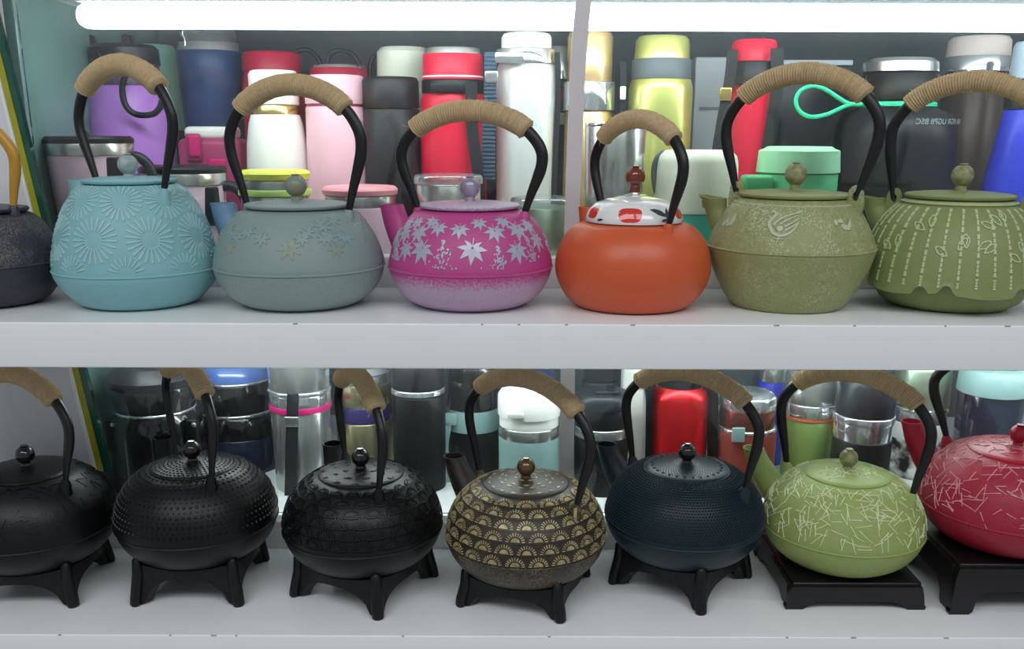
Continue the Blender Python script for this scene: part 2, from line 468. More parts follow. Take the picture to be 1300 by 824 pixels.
# light tubes in the cupboard
def tube_lamp(name, x0, x1, z, m, label):
    e = empty(name, (x0, GY + 0.0235, z), label, 'lamp', 'cupboard light tubes')
    mb = MB()
    L = x1 - x0
    pts = [Vector((0.0, 0, 0)), Vector((0.002, 0, 0)), Vector((0.007, 0, 0)), Vector((0.014, 0, 0)), Vector((L - 0.01, 0, 0)), Vector((L, 0, 0))]
    tube(mb, pts, [0.006, 0.0095, 0.0125, 0.0135, 0.0135, 0.008], 24)
    mb.build('glow_tube', m, e)
    mb = MB(); box(mb, (L / 2, 0.003, 0.0165), (L, 0.02, 0.005), 0.001)
    mb.build('fixture', 'fix_grey', e)
    return e
p = at(98, 22, GY + 0.0235 - CAM.y)
tube_lamp('light_tube', p.x, 0.95, p.z, 'tube_glow', 'glowing white light tube above the coloured thermos bottles')
tube_lamp('light_tube', p.x, 0.95, 0.249, 'tube_glow', 'white light tube tucked under the deck above the dark thermos bottles')

# ================================================================== TEAPOTS
rng = random.Random(7)
def handle_path(a, b, zl, zt, yaw, n=10):
    """bail in the plane of the spout axis; returns dense 3-D path (spout side first)"""
    h = zt - zl
    right = [(a, 0.0), (a + .35 * (b - a), .17), (b, .47), (.96 * b, .66), (.72 * b, .85), (.36 * b, .965)]
    pts = [(-u, zl + f * h) for u, f in right] + [(0, zt)] + [(u, zl + f * h) for u, f in reversed(right)]
    d = axis_dir(yaw)
    return [Vector((p.x * d.x, p.x * d.y, p.y)) for p in crom([Vector((u, z)) for u, z in pts], n)], h
def axis_dir(yaw):
    # +u end comes towards the viewer on the right; the spout is at -u (left and back)
    return Vector((math.cos(yaw), -math.sin(yaw), 0))

def make_handle(root, a, b, zl, zt, yaw, rope=True, m='handle_black', rad=0.0052, rope_r=0.0092, rope_from=.80, fuzz=130):
    path, h = handle_path(a, b, zl, zt, yaw)
    n = len(path); rr = []
    for i, p in enumerate(path):
        f = (p.z - zl) / h
        rr.append(rad * (0.58 + 0.42 * min(1, f / .38)))
    mb = MB(); tube(mb, path, rr, 14, flat=0.82, up=axis_dir(yaw))
    hb = mb.build('handle', m, root)
    if not rope: return hb
    # wound grip: dense re-sampling with one ridge for every turn of the cord
    idx = [i for i, p in enumerate(path) if (p.z - zl) / h > rope_from]
    seg = path[idx[0]:idx[-1] + 1]
    L = [0]
    for i in range(1, len(seg)): L.append(L[-1] + (seg[i] - seg[i - 1]).length)
    tot = L[-1]; turns = int(tot / 0.0026); N = turns * 4
    def smp(t):
        for i in range(1, len(L)):
            if L[i] >= t - 1e-9:
                f = (t - L[i - 1]) / max(1e-9, L[i] - L[i - 1]); return seg[i - 1].lerp(seg[i], f)
        return seg[-1]
    pts = [smp(tot * k / N) for k in range(N + 1)]
    rads = []
    for k in range(N + 1):
        e = min(1.0, min(k, N - k) / 5.0 + .55)
        rads.append((rope_r + 0.00055 * math.cos(k * math.pi / 2) + rng.uniform(-.00025, .00025)) * e)
    mb = MB(); tube(mb, pts, rads, 14, up=axis_dir(yaw))
    g = mb.build('rope_grip', 'rope_tan', hb)
    mb = MB()
    for k in range(fuzz):
        p = pts[rng.randrange(2, N - 2)]; q = Vector((rng.gauss(0, 1), rng.gauss(0, 1), rng.gauss(0, 1))).normalized()
        base = p + q * rope_r * .9; tip = base + (q + Vector((rng.gauss(0, .8), rng.gauss(0, .8), rng.gauss(0, .5)))).normalized() * rng.uniform(.003, .010)
        mid = base.lerp(tip, .5) + Vector((rng.gauss(0, 1), rng.gauss(0, 1), rng.gauss(0, 1))) * .0008
        w = Vector((rng.gauss(0, 1), rng.gauss(0, 1), rng.gauss(0, 1))).normalized() * .00022
        mb.add([base - w, base + w, mid + w * .8, mid - w * .8, tip], [(0, 1, 2, 3), (3, 2, 4)])
    tag(mb.build('loose_fibres', 'rope_fibre', g, smooth=0), kind='stuff')
    return hb

def make_spout(root, m, yaw, r0, z0, r1, z1, w0, w1, flare=1.0, lip=None, sink=0.0, wall=.0022):
    d = -axis_dir(yaw)
    side = Vector((-d.y, d.x, 0))
    pts = [Vector((r0, z0)), Vector((r0 + .45 * (r1 - r0), z0 + .22 * (z1 - z0))), Vector((r0 + .8 * (r1 - r0), z0 + .62 * (z1 - z0))), Vector((r1, z1))]
    P = crom(pts, 6); n = len(P); seg = 20
    vs, fs = [], []
    for i, p in enumerate(P):
        f = i / (n - 1)
        t = (P[min(i + 1, n - 1)] - P[max(i - 1, 0)]).normalized()
        if f > .6: t = t.lerp(Vector((0.0, 1.0)), (f - .6) / .4).normalized()
        w = w0 + (w1 - w0) * (1 - (1 - f) ** 1.6)
        if f > .75: w *= 1 + (flare - 1) * (f - .75) / .25
        nx = Vector((t.y, -t.x))
        for k in range(seg):
            q = 2 * math.pi * k / seg
            u = p.x + nx.x * math.cos(q) * w; z = p.y + nx.y * math.cos(q) * w
            if lip and i == n - 1: z += lip * max(0, math.cos(q))
            if lip and i == n - 1: u += lip * 1.2 * max(0, math.cos(q))
            vs.append(d * u + side * math.sin(q) * w + Vector((0, 0, z)))
    for i in range(n - 1):
        for k in range(seg):
            k2 = (k + 1) % seg
            fs.append((i * seg + k, (i + 1) * seg + k, (i + 1) * seg + k2, i * seg + k2))
    # rim and throat
    b = len(vs); top = vs[-seg:]; c = sum(top, Vector()) / seg
    vs += [c + (v - c) * (1 - wall / w1) for v in top]
    vs += [c + (v - c) * (.9 - wall / w1) - Vector((0, 0, .012)) for v in top]
    for k in range(seg):
        k2 = (k + 1) % seg
        fs.append((b - seg + k, b + k, b + k2, b - seg + k2)); fs.append((b + k, b + seg + k, b + seg + k2, b + k2))
    fs.append(tuple(b + seg + k for k in range(seg)))
    mb = MB(); mb.add(vs, fs)
    return mb.build('spout', m, root, smooth=50)

def make_knob(parent, z, m, r=.0098, neck=.006, cap=True, base=None, mbase=None):
    """round knob on a short neck with a pressed button on top"""
    prof = [(.0058, 0), (.0052, neck * .5), (.0048, neck)]
    for k in range(1, 10):
        a = R(-65 + k * 15.5)
        prof.append((r * math.cos(a), neck + r * .92 + r * math.sin(a)))
    zt = prof[-1][1]
    prof += [(r * .42, zt + .0003), (r * .40, zt + .0010), (r * .15, zt + .0013), (0.0001, zt + .0013)] if cap else [(0.0001, neck + r * 1.92)]
    mb = MB(); lathe(mb, prof, 28, (0, 0, z))
    return mb.build('knob', m, parent, smooth=55)

def make_lug(root, m, S, a, zl, yaw, sgn, kind='stub'):
    d = axis_dir(yaw) * sgn
    mb = MB()
    if kind == 'stub':
        base = d * (a * .94) + Vector((0, 0, zl - .015)); tip = d * (a + .0018) + Vector((0, 0, zl + .0025))
        tube(mb, [base, base.lerp(tip, .4), base.lerp(tip, .8), tip], [.0105, .0078, .0055, .0032], 12, up=d, flat=.8)
    else:   # upright ear with an eye
        t = Vector((-d.y, d.x, 0)); n = 22; vs, fs = [], []
        c = d * a + Vector((0, 0, zl))
        for k in range(n):
            q = 2 * math.pi * k / n
            for rad_, th in ((1.0, -.5), (1.0, .5), (.42, .5), (.42, -.5)):
                sx = .0075 * rad_ * math.cos(q); sz = (.0105 if math.sin(q) > 0 else (.021 if rad_ > .9 else .0105)) * rad_ * math.sin(q)
                if math.sin(q) < 0 and rad_ > .9: sx *= 1 + .5 * -math.sin(q)
                lean_ = -.25 * sz
                vs.append(c + d * (sx * .98 + lean_ * 0) + t * th * .0045 + Vector((0, 0, sz)))
        for k in range(n):
            k2 = (k + 1) % n
            for j in range(4):
                j2 = (j + 1) % 4
                fs.append((k * 4 + j, k2 * 4 + j, k2 * 4 + j2, k * 4 + j2))
        mb.add(vs, fs)
    return mb.build('handle_lug', m, root, smooth=50)

def teapot(name, label, loc, prof, m, lid_r, lid_h, lid_kind, knob_m, yaw, a, b, zt, spout, lug='stub', lug_dz=.002, lid_m=None,
           seam=None, rope=True, hm='handle_black', group=None, knob_r=.0098, rope_from=.785, seg=96, smooth_prof=True, neck=.005, rad=.0058, rope_r=.0100, foot=True):
    root = empty(name, loc, label, 'teapot', group)
    if group == UG: prof = [(r * .98, z) for r, z in prof]
    P = [tuple(p) for p in crom([Vector(p) for p in prof], 8)] if smooth_prof else prof
    # shut rolled rim and a seam ridge
    S = Surf(P)
    body = MB()
    PP = [(0.0005, P[0][1] + .0006)] + P + [(P[-1][0] - .004, P[-1][1] + .0002), (P[-1][0] - .006, P[-1][1] - .004), (0.0005, P[-1][1] - .004)]
    lathe(body, PP, seg)
    bo = body.build('body', m, root, smooth=50)
    if seam is not None:
        s0 = S.s_at_z(seam); q = S.rz(s0); rs = q.x; dz = q.y
        mb = MB(); lathe(mb, [(rs - .002, dz - .0014), (rs + .0003, dz - .0012), (rs + .0012, dz), (rs + .0002, dz + .0012), (rs - .002, dz + .0016)], seg, cap0=False, cap1=False)
        mb.build('seam_ridge', m, root, smooth=60)
    zr = P[-1][1]
    lid_m = lid_m or m
    mb = MB()
    if lid_kind == 'disc':
        lp = [(lid_r - .006, zr + .0004), (lid_r - .001, zr + .0012), (lid_r, zr + .0024), (lid_r, zr + .0038), (lid_r - .0012, zr + .0048), (lid_r - .003, zr + .0050),
              (lid_r * .7, zr + .0052 + lid_h * .5), (lid_r * .35, zr + .0052 + lid_h * .9), (.0006, zr + .0052 + lid_h)]
    elif lid_kind == 'inset':
        lp = [(lid_r - .003, zr - .002), (lid_r - .0006, zr - .0005), (lid_r, zr + .0008), (lid_r - .0008, zr + .0018)]
        for k in range(1, 9):
            f = k / 8; lp.append(((lid_r - .0008) * (1 - f) + .0006 * f, zr + .0018 + lid_h * math.sin(f * math.pi / 2) ** 1.0))
    else:       # ceramic dome
        lp = [(lid_r - .004, zr + .0003), (lid_r, zr + .0012), (lid_r + .0004, zr + .003), (lid_r - .0002, zr + .006), (lid_r - .003, zr + .0125), (lid_r - .009, zr + .0185),
              (lid_r * .55, zr + lid_h - .0035), (lid_r * .25, zr + lid_h - .0008), (.0006, zr + lid_h)]
    LS = Surf(list(lp))
    lathe(mb, lp, seg)
    lid = mb.build('lid', lid_m, root, smooth=50)
    ztop = lp[-1][1]
    make_knob(lid, ztop - .0004, knob_m, r=knob_r, neck=neck)
    zl = S.z_at_r_top(a) + lug_dz + .006
    for sgn in (-1, 1): make_lug(root, m, S, a, zl - (.002 if lug == 'stub' else 0), yaw, sgn, lug)
    make_handle(root, a + .001, b, zl, zt, yaw, rope, hm, rope_from=rope_from, rad=rad, rope_r=rope_r)
    if spout: make_spout(root, spout.pop('m', m), yaw, **spout)
    return root, S, lid, LS

def inst_relief(root, S, name, polys_list, m, h=.0009, inset=.18, big=False):
    """polys_list: list of (polys, phi, s, rot, scale) -> one child object for each motif"""
    for polys, phi, s0, rot, sc in polys_list:
        mb = MB()
        for pl in polys:
            if big: S.blob(mb, pl, phi, s0, h, rot, sc)
            else: S.relief(mb, pl, phi, s0, h, rot, sc, inset)
        mb.build(name, m, root, smooth=25)

def petals(n, r0, r1, w0, w1):
    out = []
    for k in range(n):
        a = 2 * math.pi * k / n; c, s = math.cos(a), math.sin(a)
        pl = [(r0, -w0), (r1 - w1, -w1), (r1, -w1 * .55), (r1, w1 * .55), (r1 - w1, w1), (r0, w0)]
        out.append([(x * c - y * s, x * s + y * c) for x, y in pl])
    return out
def maple():
    out = []
    for ang, L in ((-128, .62), (-84, .86), (-42, .95), (0, 1.0), (42, .95), (84, .86), (128, .62)):
        a = R(ang); c, s = math.sin(a), math.cos(a)
        for pl in ([(0.02, -.11), (.45, -.19), (1.0, 0), (.45, .19), (0.02, .11)],):
            out.append([((x * c + y * s) * L, (x * s - y * c) * L) for x, y in pl])
    out.append([(-.03, 0), (-.025, -.55), (.025, -.55), (.03, 0)])
    return out
LEAF = maple()
def fan_polys(w):
    """a half wave: low half disc with rays round it"""
    out = [[(w * .23 * math.cos(R(a)), w * .22 * math.sin(R(a))) for a in range(0, 181, 30)]]
    n = 11
    for k in range(n):
        a = math.pi * (k + .35) / (n - .3); c, s = math.cos(a), math.sin(a)
        r0, r1, h = w * .28, w * (.47 - .03 * abs(math.cos(a))), w * .022
        out.append([(r0 * c + h * s, r0 * s * .92 - h * c), (r1 * c + h * 1.5 * s, r1 * s * .92 - h * 1.5 * c), (r1 * c - h * 1.5 * s, r1 * s * .92 + h * 1.5 * c), (r0 * c - h * s, r0 * s * .92 + h * c)])
    return out
def bumps(S, mb, s0, phi0, r, h, n=6):
    q = [S.uv(phi0, s0, r * math.cos(2 * math.pi * k / n), r * math.sin(2 * math.pi * k / n), -.0002) for k in range(n)]
    q2 = [S.uv(phi0, s0, .6 * r * math.cos(2 * math.pi * k / n), .6 * r * math.sin(2 * math.pi * k / n), h * .8) for k in range(n)]
    t = S.uv(phi0, s0, 0, 0, h)
    mb.add(q + q2 + [t], [(k, (k + 1) % n, n + (k + 1) % n, n + k) for k in range(n)] + [(n + k, n + (k + 1) % n, 2 * n) for k in range(n)])
def needles(S, n, z0, z1, lo, hi, wid, seed, phis=(-math.pi, math.pi), align=0.0):
    g = random.Random(seed); mb = MB()
    sa, sb = S.s_at_z(z0), S.s_at_z(z1)
    for k in range(n):
        phi = g.uniform(*phis); s0 = sa + (sb - sa) * g.random() ** 1.1
        L = g.uniform(lo, hi); a = g.uniform(0, math.pi) if g.random() > align else g.gauss(R(75), R(25))
        pl = [(-L / 2, -wid * .35), (L / 2 - wid, -wid * .6), (L / 2, -wid * .9), (L / 2 + wid, 0), (L / 2, wid * .9), (L / 2 - wid, wid * .6), (-L / 2, wid * .35)]
        # lay along the curve in two halves so the bar hugs the belly
        S.relief(mb, pl, phi, s0, .0009, a, 1.0, .12)
    return mb
def disc_needles(LS, n, rmax, seed, lo, hi, wid):
    g = random.Random(seed); mb = MB()
    for k in range(n):
        rr = g.uniform(.014, rmax - .006); phi = g.uniform(-math.pi, math.pi)
        # find s on lid at radius rr (upper side)
        s0 = LS.s[-1]
        for i in range(len(LS.p) - 1, 0, -1):
            if LS.p[i].x <= rr <= LS.p[i - 1].x:
                s0 = LS.s[i]; break
        L = g.uniform(lo, hi); a = g.uniform(0, math.pi)
        pl = [(-L / 2, -wid * .4), (L / 2, -wid * .7), (L / 2 + wid, 0), (L / 2, wid * .7), (-L / 2, wid * .4)]
        LS.relief(mb, pl, phi, s0, .0007, a, 1.0, .1)
    return mb

def topx(px, yw, py=320):
    return at(px, py, yw - CAM.y).x
UG, LG = 'teapots on the upper shelf', 'teapots on the lower shelf'

# ---- paints
two_zone('paint_plum', '#2c2b3b', '#3b3a4a', .03, rough=.4, bump=.5, bscale=500)
worm('paint_plum_worm', '#2d2c3c', '#8b8879', 330, .4, zlo=.043, amt=.8, low_amt=.12)
mat('handle_ochre', '#b98a2c', .35, var=.25, nscale=80)
mat('paint_sky', '#83b7bd', .5, var=.07, nscale=50, bump=.25, bscale=600)
mat('paint_sky_hi', '#9fc6c9', .5, var=.06)
two_zone('paint_verdigris', '#849895', '#8f9f9c', .036, rough=.5, soft=.02, speck=260)
mat('paint_verdigris_leaf', '#869c9d', .5, var=.12, nscale=90)
mat('paint_verdigris_gold', '#8a9689', .45, var=.12, nscale=120)
mat('spout_blue', '#6d93b2', .5, var=.08)
two_zone('paint_fuchsia', '#bb4489', '#b9a0bb', .034, soft=.010, speck=520, rough=.4)
mat('paint_fuchsia_plain', '#bb4489', .4, var=.1, nscale=200, bump=.2)
mat('paint_silver', '#b7b6c8', .38, metal=.3, var=.12, nscale=250, bump=.2)
two_zone('lid_silver_fuchsia', '#b37aae', '#c3bfcc', .20, soft=.2, speck=420, rough=.4)
mat('paint_orange', '#cf5a30', .36, var=.05, nscale=40, bump=.12, bscale=500)
mat('ceramic_white', '#e9ebea', .08, var=.02, coat=.6)
mat('ceramic_red', '#d9352c', .1, var=.12, nscale=50, coat=.6)
mat('ceramic_leaf', '#27413d', .1, var=.3, nscale=60, coat=.6)
mat('amber', '#7a2f12', .08, var=.35, nscale=70, coat=.8)
worm('paint_olive_worm', '#8f945f', '#c2c8a2', 230, .45, zlo=.060, amt=1.0, low_amt=.5)
mat('paint_olive', '#8a925c', .45, var=.1, nscale=60, bump=.2)
mat('paint_olive_hi', '#bcc3a4', .45, var=.1, nscale=120)
mat('paint_moss', '#838f58', .48, var=.1, nscale=60, bump=.25)
mat('paint_moss_rough', '#838f58', .55, var=.12, nscale=220, bump=.5, bscale=700)
mat('paint_moss_hi', '#b7c699', .45, var=.12, nscale=120)
mat('knob_olive', '#7b8050', .35, c2='#9a9a74', nscale=150)
mat('knob_grey', '#7f8c86', .35, c2='#8d8a62', nscale=110)
mat('knob_sky', '#8f9fa0', .45, c2='#aab6b6', nscale=130)
mat('knob_silver', '#9a8fa6', .3, metal=.4, c2='#b6acc0', nscale=110)
mat('knob_black', '#101114', .12, var=.2, coat=.6)
mat('knob_brass', '#6d5c42', .2, metal=.6, var=.3, nscale=60)
mat('paint_lime', '#93a65c', .48, var=.08, nscale=60, bump=.2)
worm('paint_lime_low', '#93a65c', '#b3bf86', 420, .48, zlo=.2, amt=0.0, low_amt=.5)
mat('paint_lime_hi', '#dfe6bd', .5, var=.08)
worm('paint_red_low', '#a01130', '#c45a6c', 420, .45, zlo=.2, amt=0.0, low_amt=.28)
mat('paint_red', '#a91333', .42, var=.1, nscale=60, bump=.2)
mat('paint_red_hi', '#e5a3ab', .5, var=.1)
worm('paint_bronze', '#2a251e', '#8f8363', 330, .4, zlo=.2, amt=0, low_amt=.85)
mat('paint_bronze_dark', '#2b2620', .42, c2='#3a3225', nscale=90, bump=.3)
mat('paint_brass', '#b9aa7e', .4, metal=.25, c2='#8f8360', nscale=140)
mat('paint_navy', '#11262f', .42, spec=.4, var=.12, nscale=70, bump=.2)
mat('iron_black_relief', '#0a0b0c', .37, spec=.35, var=.2, nscale=120)

# ---------------- upper shelf -----------------------------------------------------------
UY = 0.105
def U(cx, py=345, yw=UY): return Vector((topx(cx, yw, py), yw, ZU))

# plum pot cut by the left edge
rt, S, lid, LS = teapot('teapot', 'dark plum teapot with curved ochre handle against the grey board', U(-20), [(.046, 0), (.058, .004), (.068, .016), (.0735, .030), (.0745, .042), (.072, .055), (.064, .074), (.054, .086), (.0455, .090)],
    'paint_plum_worm', .0475, .002, 'disc', 'knob_black', R(16), .045, .054, .178, None, seam=.042, rope=False, hm='handle_ochre', group=UG, lid_m='paint_plum', rad=.0058)
# sky blue
rt, S, lid, LS = teapot('teapot', 'pale sky-blue teapot with raised chrysanthemum wheels', U(175), [(.050, 0), (.0605, .0045), (.0725, .017), (.079, .028), (.0808, .0355), (.0798, .047), (.0750, .070), (.0665, .092), (.0555, .110), (.0450, .1185)],
    'paint_sky', .0445, .0022, 'disc', 'knob_sky', R(36), .0555, .078, .230, dict(r0=.058, z0=.062, r1=.0885, z1=.1195, w0=.019, w1=.0125), seam=.0362, group=UG, lug_dz=0, neck=.0025)
fl = petals(22, .0065, .0235, .0006, .0015)
half = [p for p in petals(20, .0075, .0205, .0006, .0013) if max(y for x, y in p) > .002]
ms = []
for k in range(9):
    ms.append((fl, R(-8 + 40 * k), S.s_at_z(.0705), 0.1 * k, 1.0))
    ms.append((fl, R(12 + 40 * k), S.s_at_z(.105), .15 * k, .88))
    ms.append((half, R(14 + 40 * k), S.s_at_z(.0395), 0.0, .85))
inst_relief(rt, S, 'chrysanthemum', ms, 'paint_sky_hi', h=.0008, inset=.25)
# verdigris
rt, S, lid, LS = teapot('teapot', 'grey verdigris teapot with faint maple leaves, slate-blue spout', U(381), [(.048, 0), (.060, .003), (.074, .013), (.0825, .026), (.0860, .039), (.0846, .050), (.0785, .067), (.0695, .081), (.0590, .0915), (.0492, .0955)],
    'paint_verdigris', .0512, .0022, 'disc', 'knob_grey', R(22), .0585, .0755, .2125, dict(m='spout_blue', r0=.062, z0=.050, r1=.0905, z1=.0975, w0=.019, w1=.0125), seam=.0392, group=UG, lug_dz=-.002, knob_r=.0108, neck=.0045)
g = random.Random(3); ms = []; mg = []
for k in range(30):
    z = g.choice((.088, .084, .079, .074)); ms.append(([p for p in LEAF], g.uniform(-math.pi, math.pi), S.s_at_z(z), g.uniform(2.2, 4.0), g.uniform(.009, .0125)))
for (ph, z, sc) in ((6, .066, .0155), (38, .064, .012), (-42, .064, .012), (-75, .068, .012), (72, .068, .012), (130, .066, .014), (180, .066, .014), (-130, .066, .014)):
    mg.append((LEAF, R(ph), S.s_at_z(z), math.pi + .2, sc))
inst_relief(rt, S, 'maple_leaf', ms, 'paint_verdigris_leaf', h=.0007)
inst_relief(rt, S, 'maple_leaf', mg, 'paint_verdigris_gold', h=.0005)
# fuchsia
rt, S, lid, LS = teapot('teapot', 'magenta teapot with silver maple leaves and frosted base', U(597), [(.047, 0), (.058, .003), (.072, .013), (.080, .026), (.0836, .039), (.0822, .050), (.0765, .067), (.0678, .081), (.0572, .0915), (.0478, .0955)],
    'paint_fuchsia', .0498, .0022, 'disc', 'knob_silver', R(22), .0575, .0752, .189, dict(m='paint_fuchsia_plain', r0=.060, z0=.048, r1=.0885, z1=.0965, w0=.018, w1=.0122), seam=.0392, group=UG, lug_dz=-.002, lid_m='lid_silver_fuchsia', knob_r=.0102, neck=.0045)
ms = []
for (ph, z, sc) in ((4, .0655, .0165), (37, .063, .0145), (-33, .064, .0160), (-50, .0625, .0125), (-66, .064, .0095), (62, .070, .013), (84, .066, .012),
                    (22, .080, .013), (44, .081, .014), (-6, .082, .0115), (-24, .083, .011), (-42, .078, .013), (-58, .076, .013), (-74, .073, .012), (10, .0875, .010), (60, .083, .012), (-50, .086, .010), (33, .088, .010), (-32, .0875, .010), (-64, .084, .011)):
    ms.append((LEAF, R(ph), S.s_at_z(z), math.pi + g.uniform(-.5, .5), sc * 1.15))
for k in range(16):
    ms.append((LEAF, R(105 + 150 * k / 15), S.s_at_z(g.choice((.064, .075, .084))), math.pi + g.uniform(-.5, .5), g.uniform(.011, .015)))
inst_relief(rt, S, 'maple_leaf', ms, 'paint_silver', h=.0008)
mb = MB()
for (ph, z0, z1, w) in ((-17, .046, .072, .013), (22, .046, .066, .009), (50, .050, .073, .008), (-62, .05, .058, .010), (140, .046, .07, .012), (-140, .046, .07, .012)):
    for k in range(70):
        f = g.random(); z = z0 + (z1 - z0) * f
        pl = [(.0011 * math.cos(R(a)), .0017 * math.sin(R(a))) for a in range(0, 360, 60)]
        S.relief(mb, pl, R(ph) + g.gauss(0, .5) * w * (1.1 - f) / .07, S.s_at_z(z), .0006, g.uniform(-.5, .5), g.uniform(.6, 1.1), .3)
tag(mb.build('grass_relief', 'paint_silver', rt, smooth=25), kind='stuff')
# orange
rt, S, lid, LS = teapot('teapot', 'smooth orange teapot with a white persimmon-painted ceramic lid', U(802, 345, .098), [(.048, 0), (.0580, .0025), (.0690, .0125), (.0763, .026), (.0790, .040), (.0765, .056), (.0690, .071), (.0585, .0805), (.0485, .0835)],
    'paint_orange', .0475, .0265, 'dome', 'amber', R(62), .0555, .0735, .1815, dict(r0=.055, z0=.052, r1=.083, z1=.0925, w0=.017, w1=.0115), group=UG, lug_dz=-.001, lid_m='ceramic_white', knob_r=.0098, neck=.0085, rope_r=.0088)
mb = MB(); lathe(mb, [(.0125, 0), (.0120, .0010), (.006, .0018), (.0052, .004)], 28, (0, 0, LS.p[-1].y - .0012)); mb.build('knob_plate', 'steel', lid)
def lidspot(poly, ph, z, sc, m, rot=0, name='painted_motif'):
    mb = MB(); LS.blob(mb, poly, R(ph), LS.s_at_z(z), .0003, rot, sc, -.0008); mb.build(name, m, lid, smooth=25)
zr = S.p[-1].y
blob = [(1.25 * math.copysign(abs(math.cos(R(a))) ** .6, math.cos(R(a))), .85 * math.copysign(abs(math.sin(R(a))) ** .7, math.sin(R(a)))) for a in range(0, 360, 20)]
lf = [(-1.0, 0), (-.5, .32), (.1, .36), (.7, .2), (1.2, 0), (.6, -.2), (0, -.28), (-.5, -.2)]
for ph in (-12, 62, -68, 140, -150): lidspot(blob, ph, zr + .0105, .0092 if ph == -12 else .007, 'ceramic_red')
for ph, rt_, zz, sc in ((24, -.45, .0125, .0095), (36, 1.2, .0115, .006), (31, .1, .005, .005), (-50, .2, .0045, .004), (100, -.4, .012, .009), (-110, .5, .012, .009)):
    lidspot(lf, ph, zr + zz, sc, 'ceramic_leaf', rt_)
# olive with the crane
rt, S, lid, LS = teapot('teapot', 'olive teapot with a crane relief over worm-track texture', U(1000), [(.053, 0), (.0580, .0035), (.0680, .018), (.0765, .036), (.0818, .052), (.0832, .0595), (.0805, .068), (.0735, .083), (.0640, .0975), (.0560, .1045), (.0525, .1075)],
    'paint_olive_worm', .0540, .0022, 'disc', 'knob_olive', R(36), .0600, .0755, .2245, dict(m='paint_olive', r0=.062, z0=.064, r1=.0850, z1=.1035, w0=.015, w1=.0105, flare=1.25, lip=.003), lug='ear', lug_dz=.004, seam=.0598, group=UG, lid_m='paint_olive', knob_r=.0108, neck=.0055)
def stroke(pts, w0, w1=None):
    """tapered strokes laid as short bars"""
    P = crom([Vector(p) for p in pts], 4); n = len(P); w1 = w0 if w1 is None else w1; out = []
    for i in range(n - 1):
        p, q = P[i], P[i + 1]; d = (q - p)
        if d.length < 1e-7: continue
        d.normalize(); nx = Vector((-d.y, d.x)); a_, b_ = w0 + (w1 - w0) * i / (n - 1), w0 + (w1 - w0) * (i + 1) / (n - 1)
        p2, q2 = p - d * .0002, q + d * .0002
        out.append([tuple(p2 - nx * a_), tuple(q2 - nx * b_), tuple(q2 + nx * b_), tuple(p2 + nx * a_)])
    return out
crane = []
crane += stroke([(-.0150, .0122), (-.0105, .0140), (-.0078, .0155)], .0003, .0006)                      # bill
crane += stroke([(-.0080, .0158), (-.0058, .0148), (-.0058, .0118), (-.0088, .0078), (-.0102, .0040), (-.0080, -.0005)], .0011, .0016)   # head, neck
crane += stroke([(-.0080, .0000), (-.0055, -.0042), (.0005, -.0062), (.0065, -.0045), (.0110, .0000), (.0138, .0065)], .0016, .0006)    # belly, tail
crane += stroke([(-.0062, .0030), (-.0020, .0085), (.0050, .0125), (.0150, .0160)], .0010, .0006)          # upper wing edge
crane += stroke([(-.0010, .0040), (.0050, .0085), (.0125, .0128)], .0009, .0004)
crane += stroke([(.0030, .0020), (.0085, .0055), (.0140, .0100)], .0009, .0004)
crane += stroke([(.0040, -.0015), (.0090, .0020), (.0128, .0050)], .0009, .0004)
crane += [[(-.0005 + .0030 * math.cos(R(q)), .0002 + .0028 * math.sin(R(q))) for q in range(0, 360, 40)]]   # round body boss
crane += stroke([(-.0005, -.0058), (-.0008, -.0095), (-.0020, -.0135)], .0006, .0004) + stroke([(-.0045, -.0085), (-.0010, -.0092), (.0030, -.0088)], .0004)
inst_relief(rt, S, 'crane_relief', [(crane, R(-24), S.s_at_z(.0830), .0, 1.1), (crane, R(156), S.s_at_z(.083), 0, 1.1)], 'paint_olive_hi', .0010, .1)
cloud = [[(-.0100, .003), (-.0085, .0062), (-.006, .0045), (-.0065, .001), (-.0090, 0)], [(-.006, .0050), (-.002, .0068), (.0005, .0045), (-.0015, .002), (-.0055, .0025)],
         [(-.004, -.0005), (-.0015, .0015), (.003, -.0015), (.0065, .0015), (.0105, .0075), (.0085, -.0005), (.0045, -.0050), (-.001, -.0045)]]
inst_relief(rt, S, 'cloud_relief', [(cloud, R(25), S.s_at_z(.086), 0, 1.05), (cloud, R(-72), S.s_at_z(.084), .6, .9), (cloud, R(100), S.s_at_z(.086), 0, 1.0), (cloud, R(-140), S.s_at_z(.086), 0, 1.0)], 'paint_olive_hi', .0010, .1, True)
mb = MB(); rr_ = S.r_at_z(.103); lathe(mb, [(rr_ - .002, .1012), (rr_ + .0012, .1022), (rr_ + .0012, .1030), (rr_ - .003, .1042)], 96, cap0=False, cap1=False); mb.build('neck_ring', 'paint_olive_hi', rt)

# moss bamboo pot with the scalloped skirt
LOC = U(1206, 345, .110)
rt, S, lid, LS = teapot('teapot', 'moss-green teapot ribbed with bamboo stalks above a scalloped skirt', LOC, [(.0905, .0215), (.0895, .030), (.0872, .044), (.0838, .058), (.0790, .072), (.0715, .086), (.0615, .0975), (.0535, .1025), (.0505, .1065)],
    'paint_moss', .0518, .0024, 'disc', 'knob_olive', R(38), .0630, .0725, .218, dict(r0=.060, z0=.070, r1=.0845, z1=.1035, w0=.014, w1=.0105, flare=1.2, lip=.002), lug='ear', lug_dz=.003, group=UG, lid_m='paint_moss', knob_r=.0108, neck=.0055)
body = [c for c in rt.children if c.name.startswith('body')][0]
body.name = 'old_body'; bpy.data.objects.remove(body)
